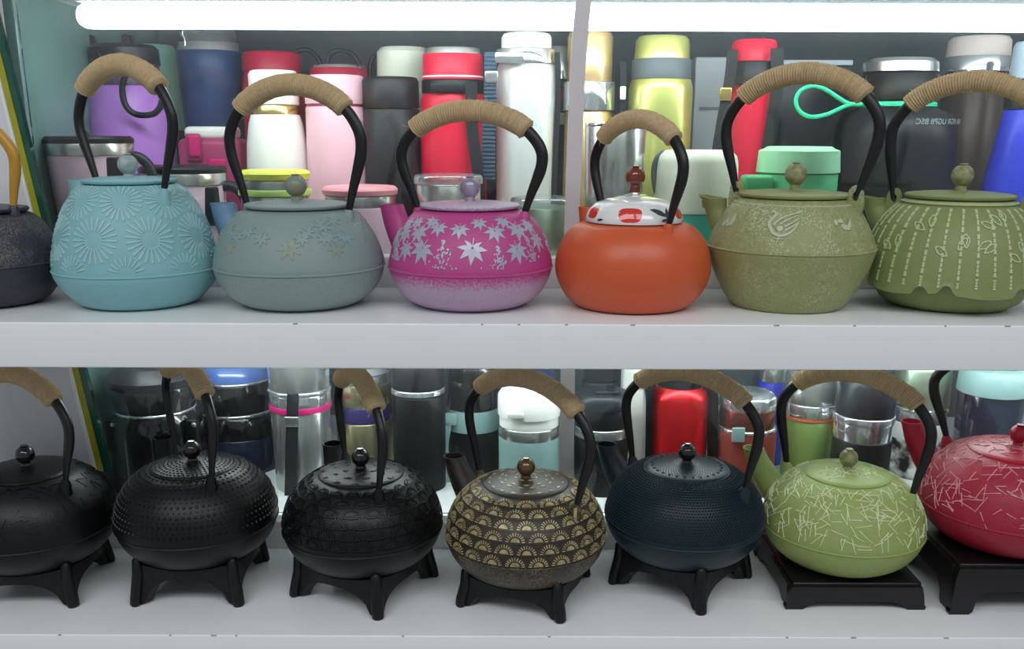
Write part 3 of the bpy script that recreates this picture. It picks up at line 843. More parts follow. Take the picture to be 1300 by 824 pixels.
# skirted body with a scalloped lower hem, real thickness
segs = 180; rows = S.p; vs, fs = [], []
def hem(a):
    a = math.degrees(a) % 60
    base = -.0018 * math.cos(R(a * 6))
    n1 = .0085 * max(0, 1 - ((a - 34) / 4.2) ** 2) ** .5 if abs(a - 34) < 4.2 else 0
    n2 = .0075 * max(0, 1 - ((a - 19) / 4.0) ** 2) ** .5 if abs(a - 19) < 4.0 else 0
    return base + n1 + n2
for i, q in enumerate(rows):
    w = max(0.0, 1 - (q.y - .0215) / .012)
    for k in range(segs):
        a = 2 * math.pi * k / segs
        vs.append((q.x * math.sin(a), -q.x * math.cos(a), q.y + w * hem(a)))
n = len(rows)
for i in range(n - 1):
    for k in range(segs):
        k2 = (k + 1) % segs; fs.append((i * segs + k, i * segs + k2, (i + 1) * segs + k2, (i + 1) * segs + k))
b0 = len(vs)
for k in range(segs):
    a = 2 * math.pi * k / segs; vs.append((.0865 * math.sin(a), -.0865 * math.cos(a), .0225 + hem(a)))
for k in range(segs):
    a = 2 * math.pi * k / segs; vs.append((.0760 * math.sin(a), -.0760 * math.cos(a), .040))
for k in range(segs):
    k2 = (k + 1) % segs
    fs.append((b0 + k, b0 + k2, k2, k)); fs.append((b0 + segs + k, b0 + segs + k2, b0 + k2, b0 + k))
fs.append(tuple((n - 1) * segs + k for k in range(segs)))
mb = MB(); mb.add(vs, fs); mb.build('body', 'paint_moss', rt, smooth=50)
mb = MB(); lathe(mb, [(.0480, 0), (.0575, .002), (.0665, .008), (.0725, .018), (.0755, .030), (.0755, .045)], 96); mb.build('base', 'paint_moss_rough', rt)
mb = MB(); lathe(mb, [(.0515, .1022), (.0538, .1032), (.0538, .1042), (.0505, .1056)], 96, cap0=False, cap1=False); mb.build('neck_ring', 'paint_moss_hi', rt)
NST = 34
for k in range(NST):
    ph = 2 * math.pi * k / NST + R(1); mb = MB()
    sA, sB = S.s_at_z(.028), S.s_at_z(.1005)
    cuts = [0, .14 + .05 * math.sin(k * 2.1), .40 + .05 * math.sin(k * 1.3), .68 + .04 * math.sin(k * 1.7), 1.0]
    for j in range(4):
        a_, b_ = sA + (sB - sA) * cuts[j] + .0009, sA + (sB - sA) * cuts[j + 1] - .0009
        nn = 4
        for q in range(nn):
            x0, x1 = a_ + (b_ - a_) * q / nn, a_ + (b_ - a_) * (q + 1) / nn
            w0 = .0017 if q == 0 else .0012; w1 = .0017 if q == nn - 1 else .0012
            S.relief(mb, [(-w0, 0), (w0, 0), (w1, x1 - x0), (-w1, x1 - x0)], ph, x0, .0009, 0, 1, .2)
    mb.build('bamboo_stalk', 'paint_moss_hi', rt, smooth=25)
def leaf_outline(L, wd):
    pts = [(0, 0), (wd * .7, L * .3), (wd, L * .55), (wd * .6, L * .8), (0, L), (-wd * .6, L * .8), (-wd, L * .55), (-wd * .7, L * .3)]
    out = []
    for i in range(8):
        p, q = pts[i], pts[(i + 1) % 8]
        dx, dy = q[0] - p[0], q[1] - p[1]; l = math.hypot(dx, dy); nx, ny = -dy / l * .0007, dx / l * .0007
        out.append([(p[0] + nx, p[1] + ny), (p[0] - nx, p[1] - ny), (q[0] - nx, q[1] - ny), (q[0] + nx, q[1] + ny)])
    return out
for ph, z, rot in ((-22, .064, -.5), (-17, .066, .1), (-10, .0655, -1.0), (-6, .062, -.9), (-28, .058, .9), (24, .060, .5), (30, .0645, .05), (34, .062, -.7), (38, .058, -1.1), (19, .054, 1.0), (8, .086, .5), (12, .089, 0.), (3, .084, 1.1), (-42, .083, .1), (-46, .080, 1.0), (-62, .062, .3), (-68, .060, 1.0), (55, .085, -.8), (60, .060, .2), (66, .058, -.8), (110, .064, .2), (118, .06, -.6), (170, .064, .2), (178, .06, -.7), (-120, .064, .3), (-128, .06, .9)):
    inst_relief(rt, S, 'bamboo_leaf', [(leaf_outline(.0140, .0032), R(ph), S.s_at_z(z), rot, 1.0)], 'paint_moss_hi', .0010, .1)

# ---------------- lower shelf -----------------------------------------------------------
def trivet(label, x, y, z0, Rr, yaw):
    root = empty('trivet', (x, y, 0), label, 'teapot stand', 'iron trivets under the lower teapots')
    n = 120; vs, fs = [], []
    zr = z0 + .005
    for k in range(n):
        ph = 2 * math.pi * k / n
        dl = abs((math.degrees(ph) + 45) % 90 - 45) / 45.0           # 0 at a leg, 1 midway
        w = max(0.0, 1 - dl / .55) ** 2
        ro = Rr * (.86 + .14 * w); ri = .0555
        zt = zr + .004 * w
        t = min(1.0, max(0.0, (dl - .13) / .87))
        zb = (zr - .0095) * math.sqrt(max(0.0, 1 - (1 - t) ** 2.0)) + .0004
        a = ph + yaw
        fl_ = .075 * Rr * w * (1 - zb / zr)
        for (r, z) in ((ri, zr), (ro, zt), (ro + fl_, zb), (max(ri, ro - .010) + fl_, zb)):
            vs.append((r * math.sin(a), -r * math.cos(a), z))
    for k in range(n):
        k2 = (k + 1) % n
        for j in range(4):
            j2 = (j + 1) % 4; fs.append((k * 4 + j, k * 4 + j2, k2 * 4 + j2, k2 * 4 + j))
    mb = MB(); mb.add(vs, fs); mb.build('arched_ring', 'trivet_black', root, smooth=50)
    for k in range(4):
        a = yaw + k * math.pi / 2; d = Vector((math.sin(a), -math.cos(a), 0))
        pts = [d * Rr * .97 + Vector((0, 0, z0 + .0135)), d * Rr * .98 + Vector((0, 0, z0 + .0120)), d * Rr * .985 + Vector((0, 0, zr - .008)), d * Rr * 1.06 + Vector((0, 0, .008)), d * Rr * 1.075 + Vector((0, 0, .0015)), d * Rr * 1.075]
        mb = MB(); tube(mb, pts, [.0036, .0048, .0056, .0052, .0050, .0040], 12, up=d, flat=1.25); mb.build('leg', 'trivet_black', root, smooth=50)
    return root

LP = [(.042, 0), (.0560, .0025), (.0712, .0125), (.0808, .0255), (.0855, .040), (.0848, .053), (.0790, .071), (.0695, .0845), (.0570, .0948), (.0460, .0990)]
def scaled(pr, k, kz=None): return [(r * k, z * (kz or k)) for r, z in pr]
def low(label, cx, yw, z0, yaw, m, py=650, k=1.0, kz=None, a=.0705, b=.0865, zt=.2405, spout_r=.112, spout_z=.099, spout_m=None, knob='knob_black', lid_m=None, lid_h=.0055, **kw):
    x = topx(cx, yw, py)
    pr = scaled(LP, k, kz)
    zt_rel = zt - z0
    sp = dict(r0=.060 * k, z0=.050, r1=spout_r, z1=spout_z, w0=.021, w1=.0122)
    if spout_m: sp['m'] = spout_m
    return teapot('teapot', label, Vector((x, yw, z0)), pr, m, .0458 * k, lid_h, 'inset', knob, yaw, a, b, zt_rel, sp, seam=.040 * (kz or k), group=LG, lid_m=lid_m, neck=.0025, lug_dz=.005, **kw) + (x,)

# black with scratched lines
rt, S, lid, LS, x = low('black iron teapot with sunken lines on its shoulder, beside the grey board', 42, .110, .034, R(30), 'iron_black', a=.064, b=.0800, spout_r=.105)
mb = needles(S, 170, .058, .097, .010, .022, .0006, 5); tag(mb.build('line_relief', 'iron_black_relief', rt, smooth=25), kind='stuff')
trivet('black iron trivet under the line-scored black teapot', x, .110, .034, .0725, R(-42))
# hobnail
rt, S, lid, LS, x = low('black iron teapot studded with graded hobnails and ringed lid', 251, .116, .038, R(54), 'iron_black', a=.0585, b=.0765, zt=.251, spout_r=.104, spout_z=.104)
mb = MB()
for j in range(13):
    z = .0995 - .0044 * (j + .6) ** 1.0; s0 = S.s_at_z(min(z, .0985)); n = 84 if j < 8 else 100
    s0 = S.s[-1] - .003 - j * .0052
    r_ = S.rz(s0).x; n = int(2 * math.pi * r_ / (.0062 if j % 2 == 0 else .0056))
    for k in range(n): bumps(S, mb, s0, 2 * math.pi * (k + .5 * (j % 2)) / n, .0019 if (j % 2 == 0) else .0012, .0014 if j % 2 == 0 else .0009)
tag(mb.build('hobnails', 'iron_black_relief', rt, smooth=30), kind='stuff')
mb = MB()
for j in range(8):
    rr_ = .0425 - j * .0042
    for i in range(len(LS.p) - 1, 0, -1):
        if LS.p[i].x <= rr_ <= LS.p[i - 1].x:
            f = (rr_ - LS.p[i - 1].x) / (LS.p[i].x - LS.p[i - 1].x); s0 = LS.s[i - 1] + f * (LS.s[i] - LS.s[i - 1]); break
    n = int(2 * math.pi * rr_ / .0046)
    for k in range(n): bumps(LS, mb, s0, 2 * math.pi * (k + .5 * (j % 2)) / n, .0015 if j < 5 else .0011, .0010)
tag(mb.build('hobnails', 'iron_black_relief', lid, smooth=30), kind='stuff')
trivet('black iron trivet under the hobnail black teapot, two legs facing out', x, .116, .038, .0725, R(45))

def wave_rows(rt, S, m_fan, m_line, rows, s_step, n, w, h, name='fan_motif'):
    sT = S.s[-1] - .0012
    for j in range(rows):
        s0 = sT - (j + 1) * s_step
        r_ = S.rz(s0).x; nn = n[j] if isinstance(n, list) else n; ww = 2 * math.pi * r_ / nn
        fp = fan_polys(min(ww * .98, w * 1.15))
        for k in range(nn):
            ph = 2 * math.pi * (k + .5 * (j % 2)) / nn
            mb = MB()
            for pl in fp: S.relief(mb, pl, ph, s0, h, 0, 1.0, .12)
            mb.build(name, m_fan, rt, smooth=0)
        # scalloped ridge under the row
        mb = MB(); steps = nn * 8; vs, fs = [], []
        for q in range(steps):
            ph = 2 * math.pi * q / steps; sc = abs(math.sin((ph * nn / 2) + (math.pi / 2 if j % 2 == 0 else 0)))
            sv = s0 - .0012 - .0011 * sc
            for dv, hh in ((-.0006, -.0004), (0, .0007), (.0006, -.0004)): vs.append(S.pt(ph, sv + dv, hh))
        for q in range(steps):
            q2 = (q + 1) % steps
            for t in (0, 1): fs.append((q * 3 + t, q2 * 3 + t, q2 * 3 + t + 1, q * 3 + t + 1))
        mb.add(vs, fs); mb.build('wave_ridge', m_line, rt, smooth=40)
# black waves
rt, S, lid, LS, x = low('black iron teapot with a raised wave pattern on shoulder and lid', 461, .108, .033, R(64), 'iron_black', a=.0605, b=.0775, spout_r=.112)
wave_rows(rt, S, 'iron_black_relief', 'iron_black_relief', 6, .0112, 20, .022, .0011)
g = random.Random(5)
for j, rr_ in enumerate((.040, .030, .020)):
    for k in range((12, 9, 6)[j]):
        mb = MB(); s0 = LS.s_at_z(LS.p[3].y + .0055 * (1 - rr_ / .047)); s0 = next((LS.s[i] for i in range(len(LS.p) - 1, 0, -1) if LS.p[i].x <= rr_ <= LS.p[i - 1].x), s0)
        LS.relief(mb, [(.006 * math.cos(R(q)), .0034 * math.sin(R(q))) for q in range(0, 360, 36)], 2 * math.pi * (k + .5 * (j % 2)) / (12, 9, 6)[j], s0, .0009, 0, 1, .4)
        mb.build('wave_boss', 'iron_black_relief', lid, smooth=40)
trivet('black iron trivet under the wave-pattern black teapot, a leg towards the shelf edge', x, .108, .033, .0725, R(18))
# brass fans
rt, S, lid, LS, x = low('dark bronze teapot covered in brass-rubbed fan waves', 668, .098, .0265, R(44), 'paint_bronze', knob='knob_brass', lid_m='paint_bronze_dark', a=.0705, b=.0865, spout_r=.113, spout_z=.102, spout_m='paint_bronze_dark')
mb = MB(); lathe(mb, [(q.x + .0004, q.y) for q in S.p if q.y >= .0405] , 96, cap0=False, cap1=False); mb.build('shoulder_skin', 'paint_bronze_dark', rt)
wave_rows(rt, S, 'paint_brass', 'paint_bronze_dark', 6, .0121, [15, 18, 20, 22, 23, 23], .0235, .0012)
for j, (rr_, n) in enumerate(((.0415, 18), (.033, 14), (.0245, 10), (.016, 7))):
    for k in range(n):
        mb = MB(); s0 = next((LS.s[i] for i in range(len(LS.p) - 1, 0, -1) if LS.p[i].x <= rr_ <= LS.p[i - 1].x), LS.s[-1])
        LS.relief(mb, [(-.005, 0), (-.002, .0022), (.002, .0022), (.005, 0), (.0015, -.0012), (-.0015, -.0012)], 2 * math.pi * (k + .5 * (j % 2)) / n, s0, .0006, 0, .8, .2)
        mb.build('fan_motif', 'paint_brass', lid, smooth=0)
mb = MB(); d = axis_dir(R(44)); c = d * .0745 + Vector((0, 0, S.z_at_r_top(.0705) + .001)); ribbon(mb, [c + Vector((-.004, -.003, -.010)), c + Vector((-.0045, -.003, 0)), c + Vector((-.004, -.003, .0075))], .0032, .002, (1, 0, 0)); mb.build('lug_edge', 'paint_brass', rt)
trivet('black iron trivet under the brass-fan teapot', x, .098, .0265, .0725, R(27))
# navy
rt, S, lid, LS, x = low('navy blue teapot covered in fine pin-point studs', 869, .124, .0345, R(42), 'paint_navy', lid_m='paint_navy', a=.0705, b=.0820, spout_r=.108, spout_z=.102)
mb = MB(); sT = S.s[-1] - .002; j = 0
while True:
    s0 = sT - j * .0030
    q = S.rz(s0)
    if q.y < .044: break
    n = 150 if q.x > .07 else (124 if q.x > .058 else 104)
    for k in range(n):
        ph = 2 * math.pi * (k + .5 * (j % 2)) / n
        bumps(S, mb, s0, ph, .00150, .0018, 4)
    j += 1
tag(mb.build('pin_studs', 'paint_navy', rt, smooth=0), kind='stuff')
mb = MB()
for j in range(11):
    rr_ = .0375 - j * .0022
    for i in range(len(LS.p) - 1, 0, -1):
        if LS.p[i].x <= rr_ <= LS.p[i - 1].x:
            f = (rr_ - LS.p[i - 1].x) / (LS.p[i].x - LS.p[i - 1].x); s0 = LS.s[i - 1] + f * (LS.s[i] - LS.s[i - 1]); break
    n = 56
    for k in range(n): bumps(LS, mb, s0, 2 * math.pi * (k + .5 * (j % 2)) / n, .0008 * rr_ / .03, .0005, 4)
tag(mb.build('pin_studs', 'paint_navy', lid, smooth=0), kind='stuff')
mb = MB()
s0 = next((LS.s[i] for i in range(len(LS.p) - 1, 0, -1) if LS.p[i].x <= .0425 <= LS.p[i - 1].x), 0) + .002
for k in range(28):
    ph = 2 * math.pi * k / 28; vs, fs = [], []
    for rr_, hh in ((.0021, -.0002), (.0016, .0009), (.0010, .0008), (.0006, .0001)):
        vs += [LS.uv(ph, s0, rr_ * math.cos(2 * math.pi * q / 8), rr_ * math.sin(2 * math.pi * q / 8), hh) for q in range(8)]
    for i in range(3):
        fs += [(i * 8 + q, i * 8 + (q + 1) % 8, i * 8 + 8 + (q + 1) % 8, i * 8 + 8 + q) for q in range(8)]
    mb.add(vs, fs + [tuple(range(24, 32))])
tag(mb.build('dimples', 'paint_navy', lid, smooth=0), kind='stuff')
trivet('black iron trivet under the navy studded teapot', x, .124, .0345, .0725, R(6))

def wood_stand(label, x0, x1, y0, y1, h, cut, foot, thick):
    cx, cy = (x0 + x1) / 2, (y0 + y1) / 2
    root = empty('wooden_stand', (cx, cy, 0), label, 'teapot stand')
    w, dp = x1 - x0, y1 - y0
    mb = MB(); box(mb, (0, 0, h - thick / 2), (w - .010, dp - .010, thick), .002); mb.build('top_board', 'wood_dark', root)
    # four shaped aprons
    def apron(L):
        f = foot
        out = [(-L / 2 + .003, h - thick * .35), (L / 2 - .003, h - thick * .35), (L / 2 - .0005, h - thick - .004), (L / 2 + .001, .006), (L / 2 + .003, .003), (L / 2 + .002, 0), (L / 2 - f, 0), (L / 2 - f - .004, .0035),
               (L / 2 - f - .006, cut * .55), (L / 2 - f - .012, cut * .8), (L / 2 - f - .018, cut), (-L / 2 + f + .018, cut), (-L / 2 + f + .012, cut * .8), (-L / 2 + f + .006, cut * .55), (-L / 2 + f + .004, .0035), (-L / 2 + f, 0), (-L / 2 - .002, 0), (-L / 2 - .003, .003), (-L / 2 - .001, .006), (-L / 2 + .0005, h - thick - .004)]
        return out
    for (L, off, ax) in ((w, -dp / 2, 0), (w, dp / 2 - .008, 0), (dp - .016, -w / 2, 1), (dp - .016, w / 2 - .008, 1)):
        pl = apron(L); n = len(pl); vs = []
        for t in (0, .008):
            for u, z in pl: vs.append((u, off + t, z) if ax == 0 else (off + t, u, z))
        fs = [tuple(range(n)), tuple(reversed(range(n, 2 * n)))] + [(k, n + k, n + (k + 1) % n, (k + 1) % n) for k in range(n)]
        mb = MB(); mb.add(vs, fs); mb.build('apron', 'wood_dark', root, smooth=20)
    return root
# lime with pine needles
YB5 = .124
rt, S, lid, LS, x = low('lime green teapot strewn with raised pine needles', 1071, YB5, .0285, R(42), 'paint_lime_low', knob='knob_olive', lid_m='paint_lime', a=.070, b=.0820, spout_r=.113, spout_z=.103, spout_m='paint_lime')
tag(needles(S, 430, .048, .097, .010, .021, .0007, 11).build('needle_relief', 'paint_lime_hi', rt, smooth=25), kind='stuff')
tag(disc_needles(LS, 60, .044, 12, .008, .015, .0006).build('needle_relief', 'paint_lime_hi', lid, smooth=25), kind='stuff')
p0 = at(1003, 746, .057 + .85); p1 = at(1176, 746, .057 + .85)
wood_stand('low dark wooden stand with short feet under the lime teapot', p0.x, p1.x, .057, .196, .0285, .0085, .016, .008)
# red with pine needles
rt, S, lid, LS, x = low('crimson teapot strewn with pale pine needles, red spout', 1287, .118, .0555, R(47), 'paint_red_low', py=600, k=1.08, kz=1.03, knob='paint_red', lid_m='paint_red', a=.0745, b=.0955, zt=.262, spout_r=.1165, spout_z=.108, spout_m='paint_red')
tag(needles(S, 430, .048, .100, .010, .022, .0007, 21).build('needle_relief', 'paint_red_hi', rt, smooth=25), kind='stuff')
tag(disc_needles(LS, 60, .047, 22, .008, .016, .0006).build('needle_relief', 'paint_red_hi', lid, smooth=25), kind='stuff')
p0 = at(1216, 722, .047 + .85)
wood_stand('tall dark wooden stand with shaped legs under the crimson teapot', p0.x, p0.x + .165, .047, .196, .0555, .026, .018, .010)

# ================================================================== BOTTLES AND JARS BEHIND THE GLASS
FU, FLo = ZU + 0.030, 0.030
def vessel(name, label, cat, cx, Y, parts, floor, group=None, seg=48, yref=None):
    """parts from the top down: (name, material, [(half width px, photo y), ...]); the last one runs to the deck"""
    y0 = parts[0][2][0][1] if yref is None else yref
    ax = at(cx, y0, Y)
    root = empty(name, (ax.x, ax.y, floor), label, cat, group)
    k = mpp(y0, Y)
    for i, (pn, m, pr) in enumerate(parts):
        pts = [(hw * k, at(cx, y, Y).z - floor) for hw, y in pr]
        if i == len(parts) - 1: pts.append((pts[-1][0], 0.004)); pts.append((pts[-1][0] - .003, 0.0))
        # soften the outer top corner
        r0, z0 = pts[0]
        if len(pts) > 1: pts = [(max(.0005, r0 - .003), z0 + .0012), (r0 - .0008, z0 + .0006)] + [(r0, z0 - .0006)] + pts[1:]
        pts = list(reversed(pts))
        mb = MB(); lathe(mb, pts, seg); mb.build(pn, m, root, smooth=42)
    root['k'] = k
    return root, ax, k
def rel(px, py, Y, ax, floor, dy=0.0):
    p = at(px, py, Y); return Vector((p.x - ax.x, p.y - ax.y + dy, p.z - floor))
def strap(root, ax, floor, Y, pts, width_px, m, name='strap', thick=.0016, ridges=False):
    k = mpp(pts[0][1], Y)
    P = crom([rel(x, y, Y, ax, floor) for x, y in pts], 5)
    mb = MB(); ribbon(mb, P, width_px * k, thick, (1, 0, 0)); o = mb.build(name, m, root, smooth=30)
    return o
def patch(root, ax, floor, Y, x0, y0, x1, y1, m, name, thick=.006, bev=.0015):
    a, b = rel(x0, y0, Y, ax, floor), rel(x1, y1, Y, ax, floor)
    mb = MB(); box(mb, ((a.x + b.x) / 2, a.y, (a.z + b.z) / 2), (abs(b.x - a.x), thick, abs(a.z - b.z)), bev); return mb.build(name, m, root, smooth=35)
def loop(root, ax, floor, Y, pts, rad_px, m, name='carry_loop', closed=False, seg=10):
    k = mpp(pts[0][1], Y)
    P = [rel(x, y, Y, ax, floor) for x, y in pts]
    if closed: P = P + [P[0]]
    mb = MB(); tube(mb, crom(P, 6), rad_px * k, seg, up=Vector((0, 1, 0))); return mb.build(name, m, root)
def letters(root, txt, r, phi, z, size, m, mirror=False, name='lettering', zflip=False):
    cu = bpy.data.curves.new('t', 'FONT'); cu.body = txt; cu.size = size; cu.align_x = 'CENTER'
    o = bpy.data.objects.new('t', cu); col.objects.link(o)
    dg = bpy.context.evaluated_depsgraph_get(); dg.update()
    me = bpy.data.meshes.new_from_object(o.evaluated_get(dg)); bpy.data.objects.remove(o)
    for v in me.vertices:
        x = -v.co.x if mirror else v.co.x
        a = phi + x / r; zz = z + v.co.y
        v.co = ((r + .0006) * math.sin(a), -(r + .0006) * math.cos(a), zz)
    me.materials.append(M[m]); ob = bpy.data.objects.new(name, me); col.objects.link(ob); ob.parent = root
    return ob
def mug_handle(root, pts, ax, floor, Y, rad, m):
    k = mpp(pts[0][1], Y)
    P = crom([rel(x, y, Y, ax, floor) for x, y in pts], 6)
    mb = MB(); tube(mb, P, rad * k, 12, flat=.9, up=Vector((0, 1, 0))); mb.build('mug_handle', m, root)

BU, BL = 'bottles behind the upper pane', 'bottles behind the lower pane'
YA, YB, YC = 1.142, 1.245, 1.345

# --- upper compartment
for (cx, dy, lab, Yv) in ((111, 0, 'lilac-pink travel mug with black lid and steel rim, beside the teal side wall', YA), (231, 37, 'lilac-pink travel mug with black handle behind the sky-blue teapot', 1.19)):
    r_, ax, k = vessel('travel_mug', lab, 'mug', cx, Yv, [('lid', 'plastic_black', [(52, 176 + dy), (54, 178 + dy), (54, 183 + dy)]), ('steel_rim', 'steel', [(53.5, 183.5 + dy), (53, 198 + dy)]), ('body', 'lilac_pink', [(51.5, 198.5 + dy), (45, 300 + dy)])], FU, BU)
    mug_handle(r_, [(cx + 40, 203 + dy), (cx + 62, 201 + dy), (cx + 78, 214 + dy), (cx + 84, 238 + dy), (cx + 76, 266 + dy), (cx + 42, 280 + dy)], ax, FU, Yv, 7.5, 'plastic_charcoal')
    mb = MB(); box(mb, ((41 * k), -.012, at(cx, 199 + dy, Yv).z - FU - .024), (.014, .044, .046), .002); mb.build('handle_bracket', 'plastic_black', r_)
    if dy == 0:
        letters(r_, 'E', 46.5 * k, R(-52), at(cx, 279, Yv).z - FU, .040, 'text_black')
        mb = MB(); lathe(mb, [(.003, 0), (.0035, .003), (.002, .006)], 12, (.002, -.01, at(cx, 175, Yv).z - FU)); mb.build('lid_button', 'plastic_charcoal', r_)
r_, ax, k = vessel('thermos_bottle', 'purple thermos bottle with black screw lid and dangling strap', 'bottle', 155, 1.28, [('lid', 'plastic_charcoal', [(38, 60), (42, 64), (43, 84)]), ('collar', 'violet_dark', [(41, 85), (43, 111)]), ('body', 'purple', [(43, 112), (47, 122), (53, 160), (55, 240), (55, 300)])], FU, BU)
loop(r_, ax, FU, 1.28 - .064, [(160, 92), (154, 112), (158, 135), (172, 147), (194, 146), (204, 132), (203, 110), (190, 92)], 4.0, 'plastic_charcoal')
patch(r_, ax, FU, 1.28, 97, 46, 120, 78, 'plastic_black', 'lid_spout', .02)
patch(r_, ax, FU, 1.28, 155, 46, 168, 66, 'plastic_black', 'lid_catch', .02)
r_, ax, k = vessel('thermos_bottle', 'mint green thermos bottle with black lettered lower band', 'bottle', 194, 1.42, [('body', 'mint_bottle', [(24, 60), (27, 66), (29, 76), (36, 88), (40, 110), (41, 167)]), ('base_band', 'plastic_black', [(41.3, 167.5), (41, 300)])], FU, BU)
letters(r_, 'RT', 41.3 * k, R(-12), at(190, 206, 1.42).z - FU, .011, 'text_white')
loop(r_, ax, FU, 1.42 - .01, [(184, 60), (200, 62), (204, 76), (196, 88), (186, 88)], 3.5, 'plastic_charcoal')
r_, ax, k = vessel('tumbler', 'navy blue tumbler with chrome rim and clear lid', 'tumbler', 262, 1.36, [('clear_lid', 'clear_plastic', [(32, 40), (34, 44), (36, 56)]), ('chrome_rim', 'chrome', [(38, 57), (40, 67)]), ('body', 'navy', [(41, 68), (40, 90), (37, 170), (35, 300)])], FU, BU)
loop(r_, ax, FU, 1.36 - .035, [(234, 66), (233, 52), (230, 44), (233, 38), (238, 36)], 1.2, 'chrome', 'wire_bail')
# lunch box
Yl = 1.285
c = at(272, 205, Yl); e = empty('lunch_box', (c.x, c.y, FU), 'dark pink lunch box with magenta clip and white top', 'lunch box')
ax = c; k = mpp(205, Yl)
zt = at(272, 177, Yl).z - FU
mb = MB(); box(mb, (0, 0, zt / 2), (78 * k, .05, zt), .008); mb.build('body', 'rose_dark', e)
mb = MB(); box(mb, (0, 0, zt + .007), (62 * k, .040, .016), .006); mb.build('lid', 'white', e)
patch(e, ax, FU, Yl - .027, 234, 171, 256, 206, 'rose_dark', 'clip_frame', .006, .003)
patch(e, ax, FU, Yl - .031, 237, 173, 254, 201, 'magenta', 'clip', .006, .003)
patch(e, ax, FU, Yl - .027, 264, 203, 288, 234, 'magenta', 'front_panel', .004, .002)
r_, ax, k = vessel('thermos_bottle', 'crimson thermos bottle with red cap behind the white bottle', 'bottle', 343, YC, [('cap', 'crimson', [(35, 69), (37, 72), (37, 92)]), ('body', 'crimson', [(36, 93), (39, 110), (39, 300)])], FU, BU)
r_, ax, k = vessel('thermos_bottle', 'white thermos bottle with gold neck ring', 'bottle', 345, YB, [('cap', 'white', [(29, 92), (31, 96), (31, 134)]), ('neck_ring', 'gold_ring', [(29, 135), (30, 147)]), ('body', 'white', [(31, 147.5), (34, 158), (38, 185), (40, 220), (40, 300)])], FU, BU)
r_, ax, k = vessel('food_jar', 'steel food jar stack with yellow lid and lime ring', 'food jar', 347, YA, [('lid', 'yellow_lid', [(43, 218), (45, 221), (44, 228)]), ('upper_jar', 'steel', [(41, 229), (41, 241)]), ('ring', 'lime_lid', [(46, 241.5), (46, 248)]), ('lower_jar', 'steel', [(43, 249), (41, 330)])], FU, BU)
r_, ax, k = vessel('thermos_bottle', 'pink thermos bottle with pink screw cap', 'bottle', 423, YB, [('cap', 'pink', [(36, 98), (38, 102), (38, 133)]), ('gap_ring', 'rose_dark', [(36.5, 133.5), (36.5, 137)]), ('body', 'pink', [(38, 137.5), (40, 245), (40, 300)])], FU, BU)
r_, ax, k = vessel('thermos_bottle', 'crimson thermos bottle with black carry loops behind the pink bottle', 'bottle', 429, YC, [('cap_rim', 'chrome', [(34, 85), (35, 88)]), ('cap', 'crimson', [(36, 88.5), (37, 100)]), ('body', 'crimson', [(38, 101), (38, 300)])], FU, BU)
loop(r_, ax, FU, YC - .02, [(413, 84), (417, 70), (430, 65), (446, 70), (456, 84)], 3, 'plastic_charcoal')
loop(r_, ax, FU, YC - .01, [(375, 66), (388, 64), (400, 72), (408, 86)], 3, 'plastic_charcoal')
r_, ax, k = vessel('thermos_bottle', 'pale cream thermos bottle behind the black bottle', 'bottle', 510, YC, [('cap', 'cream', [(29, 62), (33, 67), (34, 112)]), ('body', 'cream', [(35, 114), (35, 300)])], FU, BU)
loop(r_, ax, FU, YC, [(482, 66), (472, 74), (468, 88), (470, 104)], 3, 'plastic_charcoal')
r_, ax, k = vessel('thermos_bottle', 'matt black thermos bottle with slim cap seam', 'bottle', 494, YB, [('cap', 'plastic_charcoal', [(34, 100), (36, 104), (36, 138)]), ('body', 'plastic_charcoal', [(36, 140), (37, 300)])], FU, BU)
r_, ax, k = vessel('thermos_bottle', 'red thermos bottle with black carry strap band', 'bottle', 573, YB, [('steel_top', 'steel', [(35, 63), (37, 70)]), ('cap', 'red', [(38, 70.5), (39, 102)]), ('strap_band', 'plastic_black', [(40, 103), (40, 119)]), ('body', 'red', [(39, 120), (42, 130), (43, 300)])], FU, BU)
strap(r_, ax, FU, YB - .0445, [(597, 104), (597, 130), (599, 170), (606, 222), (608, 260)], 15, 'strap_black')
patch(r_, ax, FU, YB - .041, 545, 106, 588, 116, 'slate', 'buckle', .006)
mb = MB(); lathe(mb, [(39.2 * k, 0), (39.2 * k, .002)], 48, (0, 0, at(573, 99.5, YB).z - FU)); mb.build('cap_line', 'white', r_)
r_, ax, k = vessel('food_jar', 'steel food jar with flat pink lid behind the magenta spout', 'food jar', 456, YA, [('lid', 'pink_lid', [(46, 238), (48, 241), (47, 247)]), ('clear_band', 'steel', [(45, 248), (45, 262)]), ('body', 'lilac_pink', [(47, 263), (44, 330)])], FU, BU)
r_, ax, k = vessel('canister', 'steel canister with clear plastic lid behind the magenta teapot knob', 'canister', 568, YA, [('lid', 'clear_plastic', [(43, 223), (44, 226), (44, 233)]), ('body', 'steel', [(41, 234), (41, 330)])], FU, BU)
r_, ax, k = vessel('canister', 'pale steel canister with clear lid between magenta and orange teapots', 'canister', 690, YA, [('lid', 'clear_plastic', [(42, 251), (43, 254), (43, 262)]), ('body', 'sage_metal', [(41, 263), (40, 330)])], FU, BU)
r_, ax, k = vessel('thermos_bottle', 'pearl white thermos bottle with chrome band and navy ribbed strap', 'bottle', 667, YB, [('cap', 'white', [(30, 44), (32, 48), (32, 62)]), ('chrome_band', 'chrome', [(39, 64), (39, 81)]), ('body', 'pearl', [(36, 82), (39, 94), (39, 300)])], FU, BU)
s_ = strap(r_, ax, FU, YB - .040, [(622, 66), (621, 90), (621, 130), (618, 180), (620, 228)], 16, 'strap_navy')
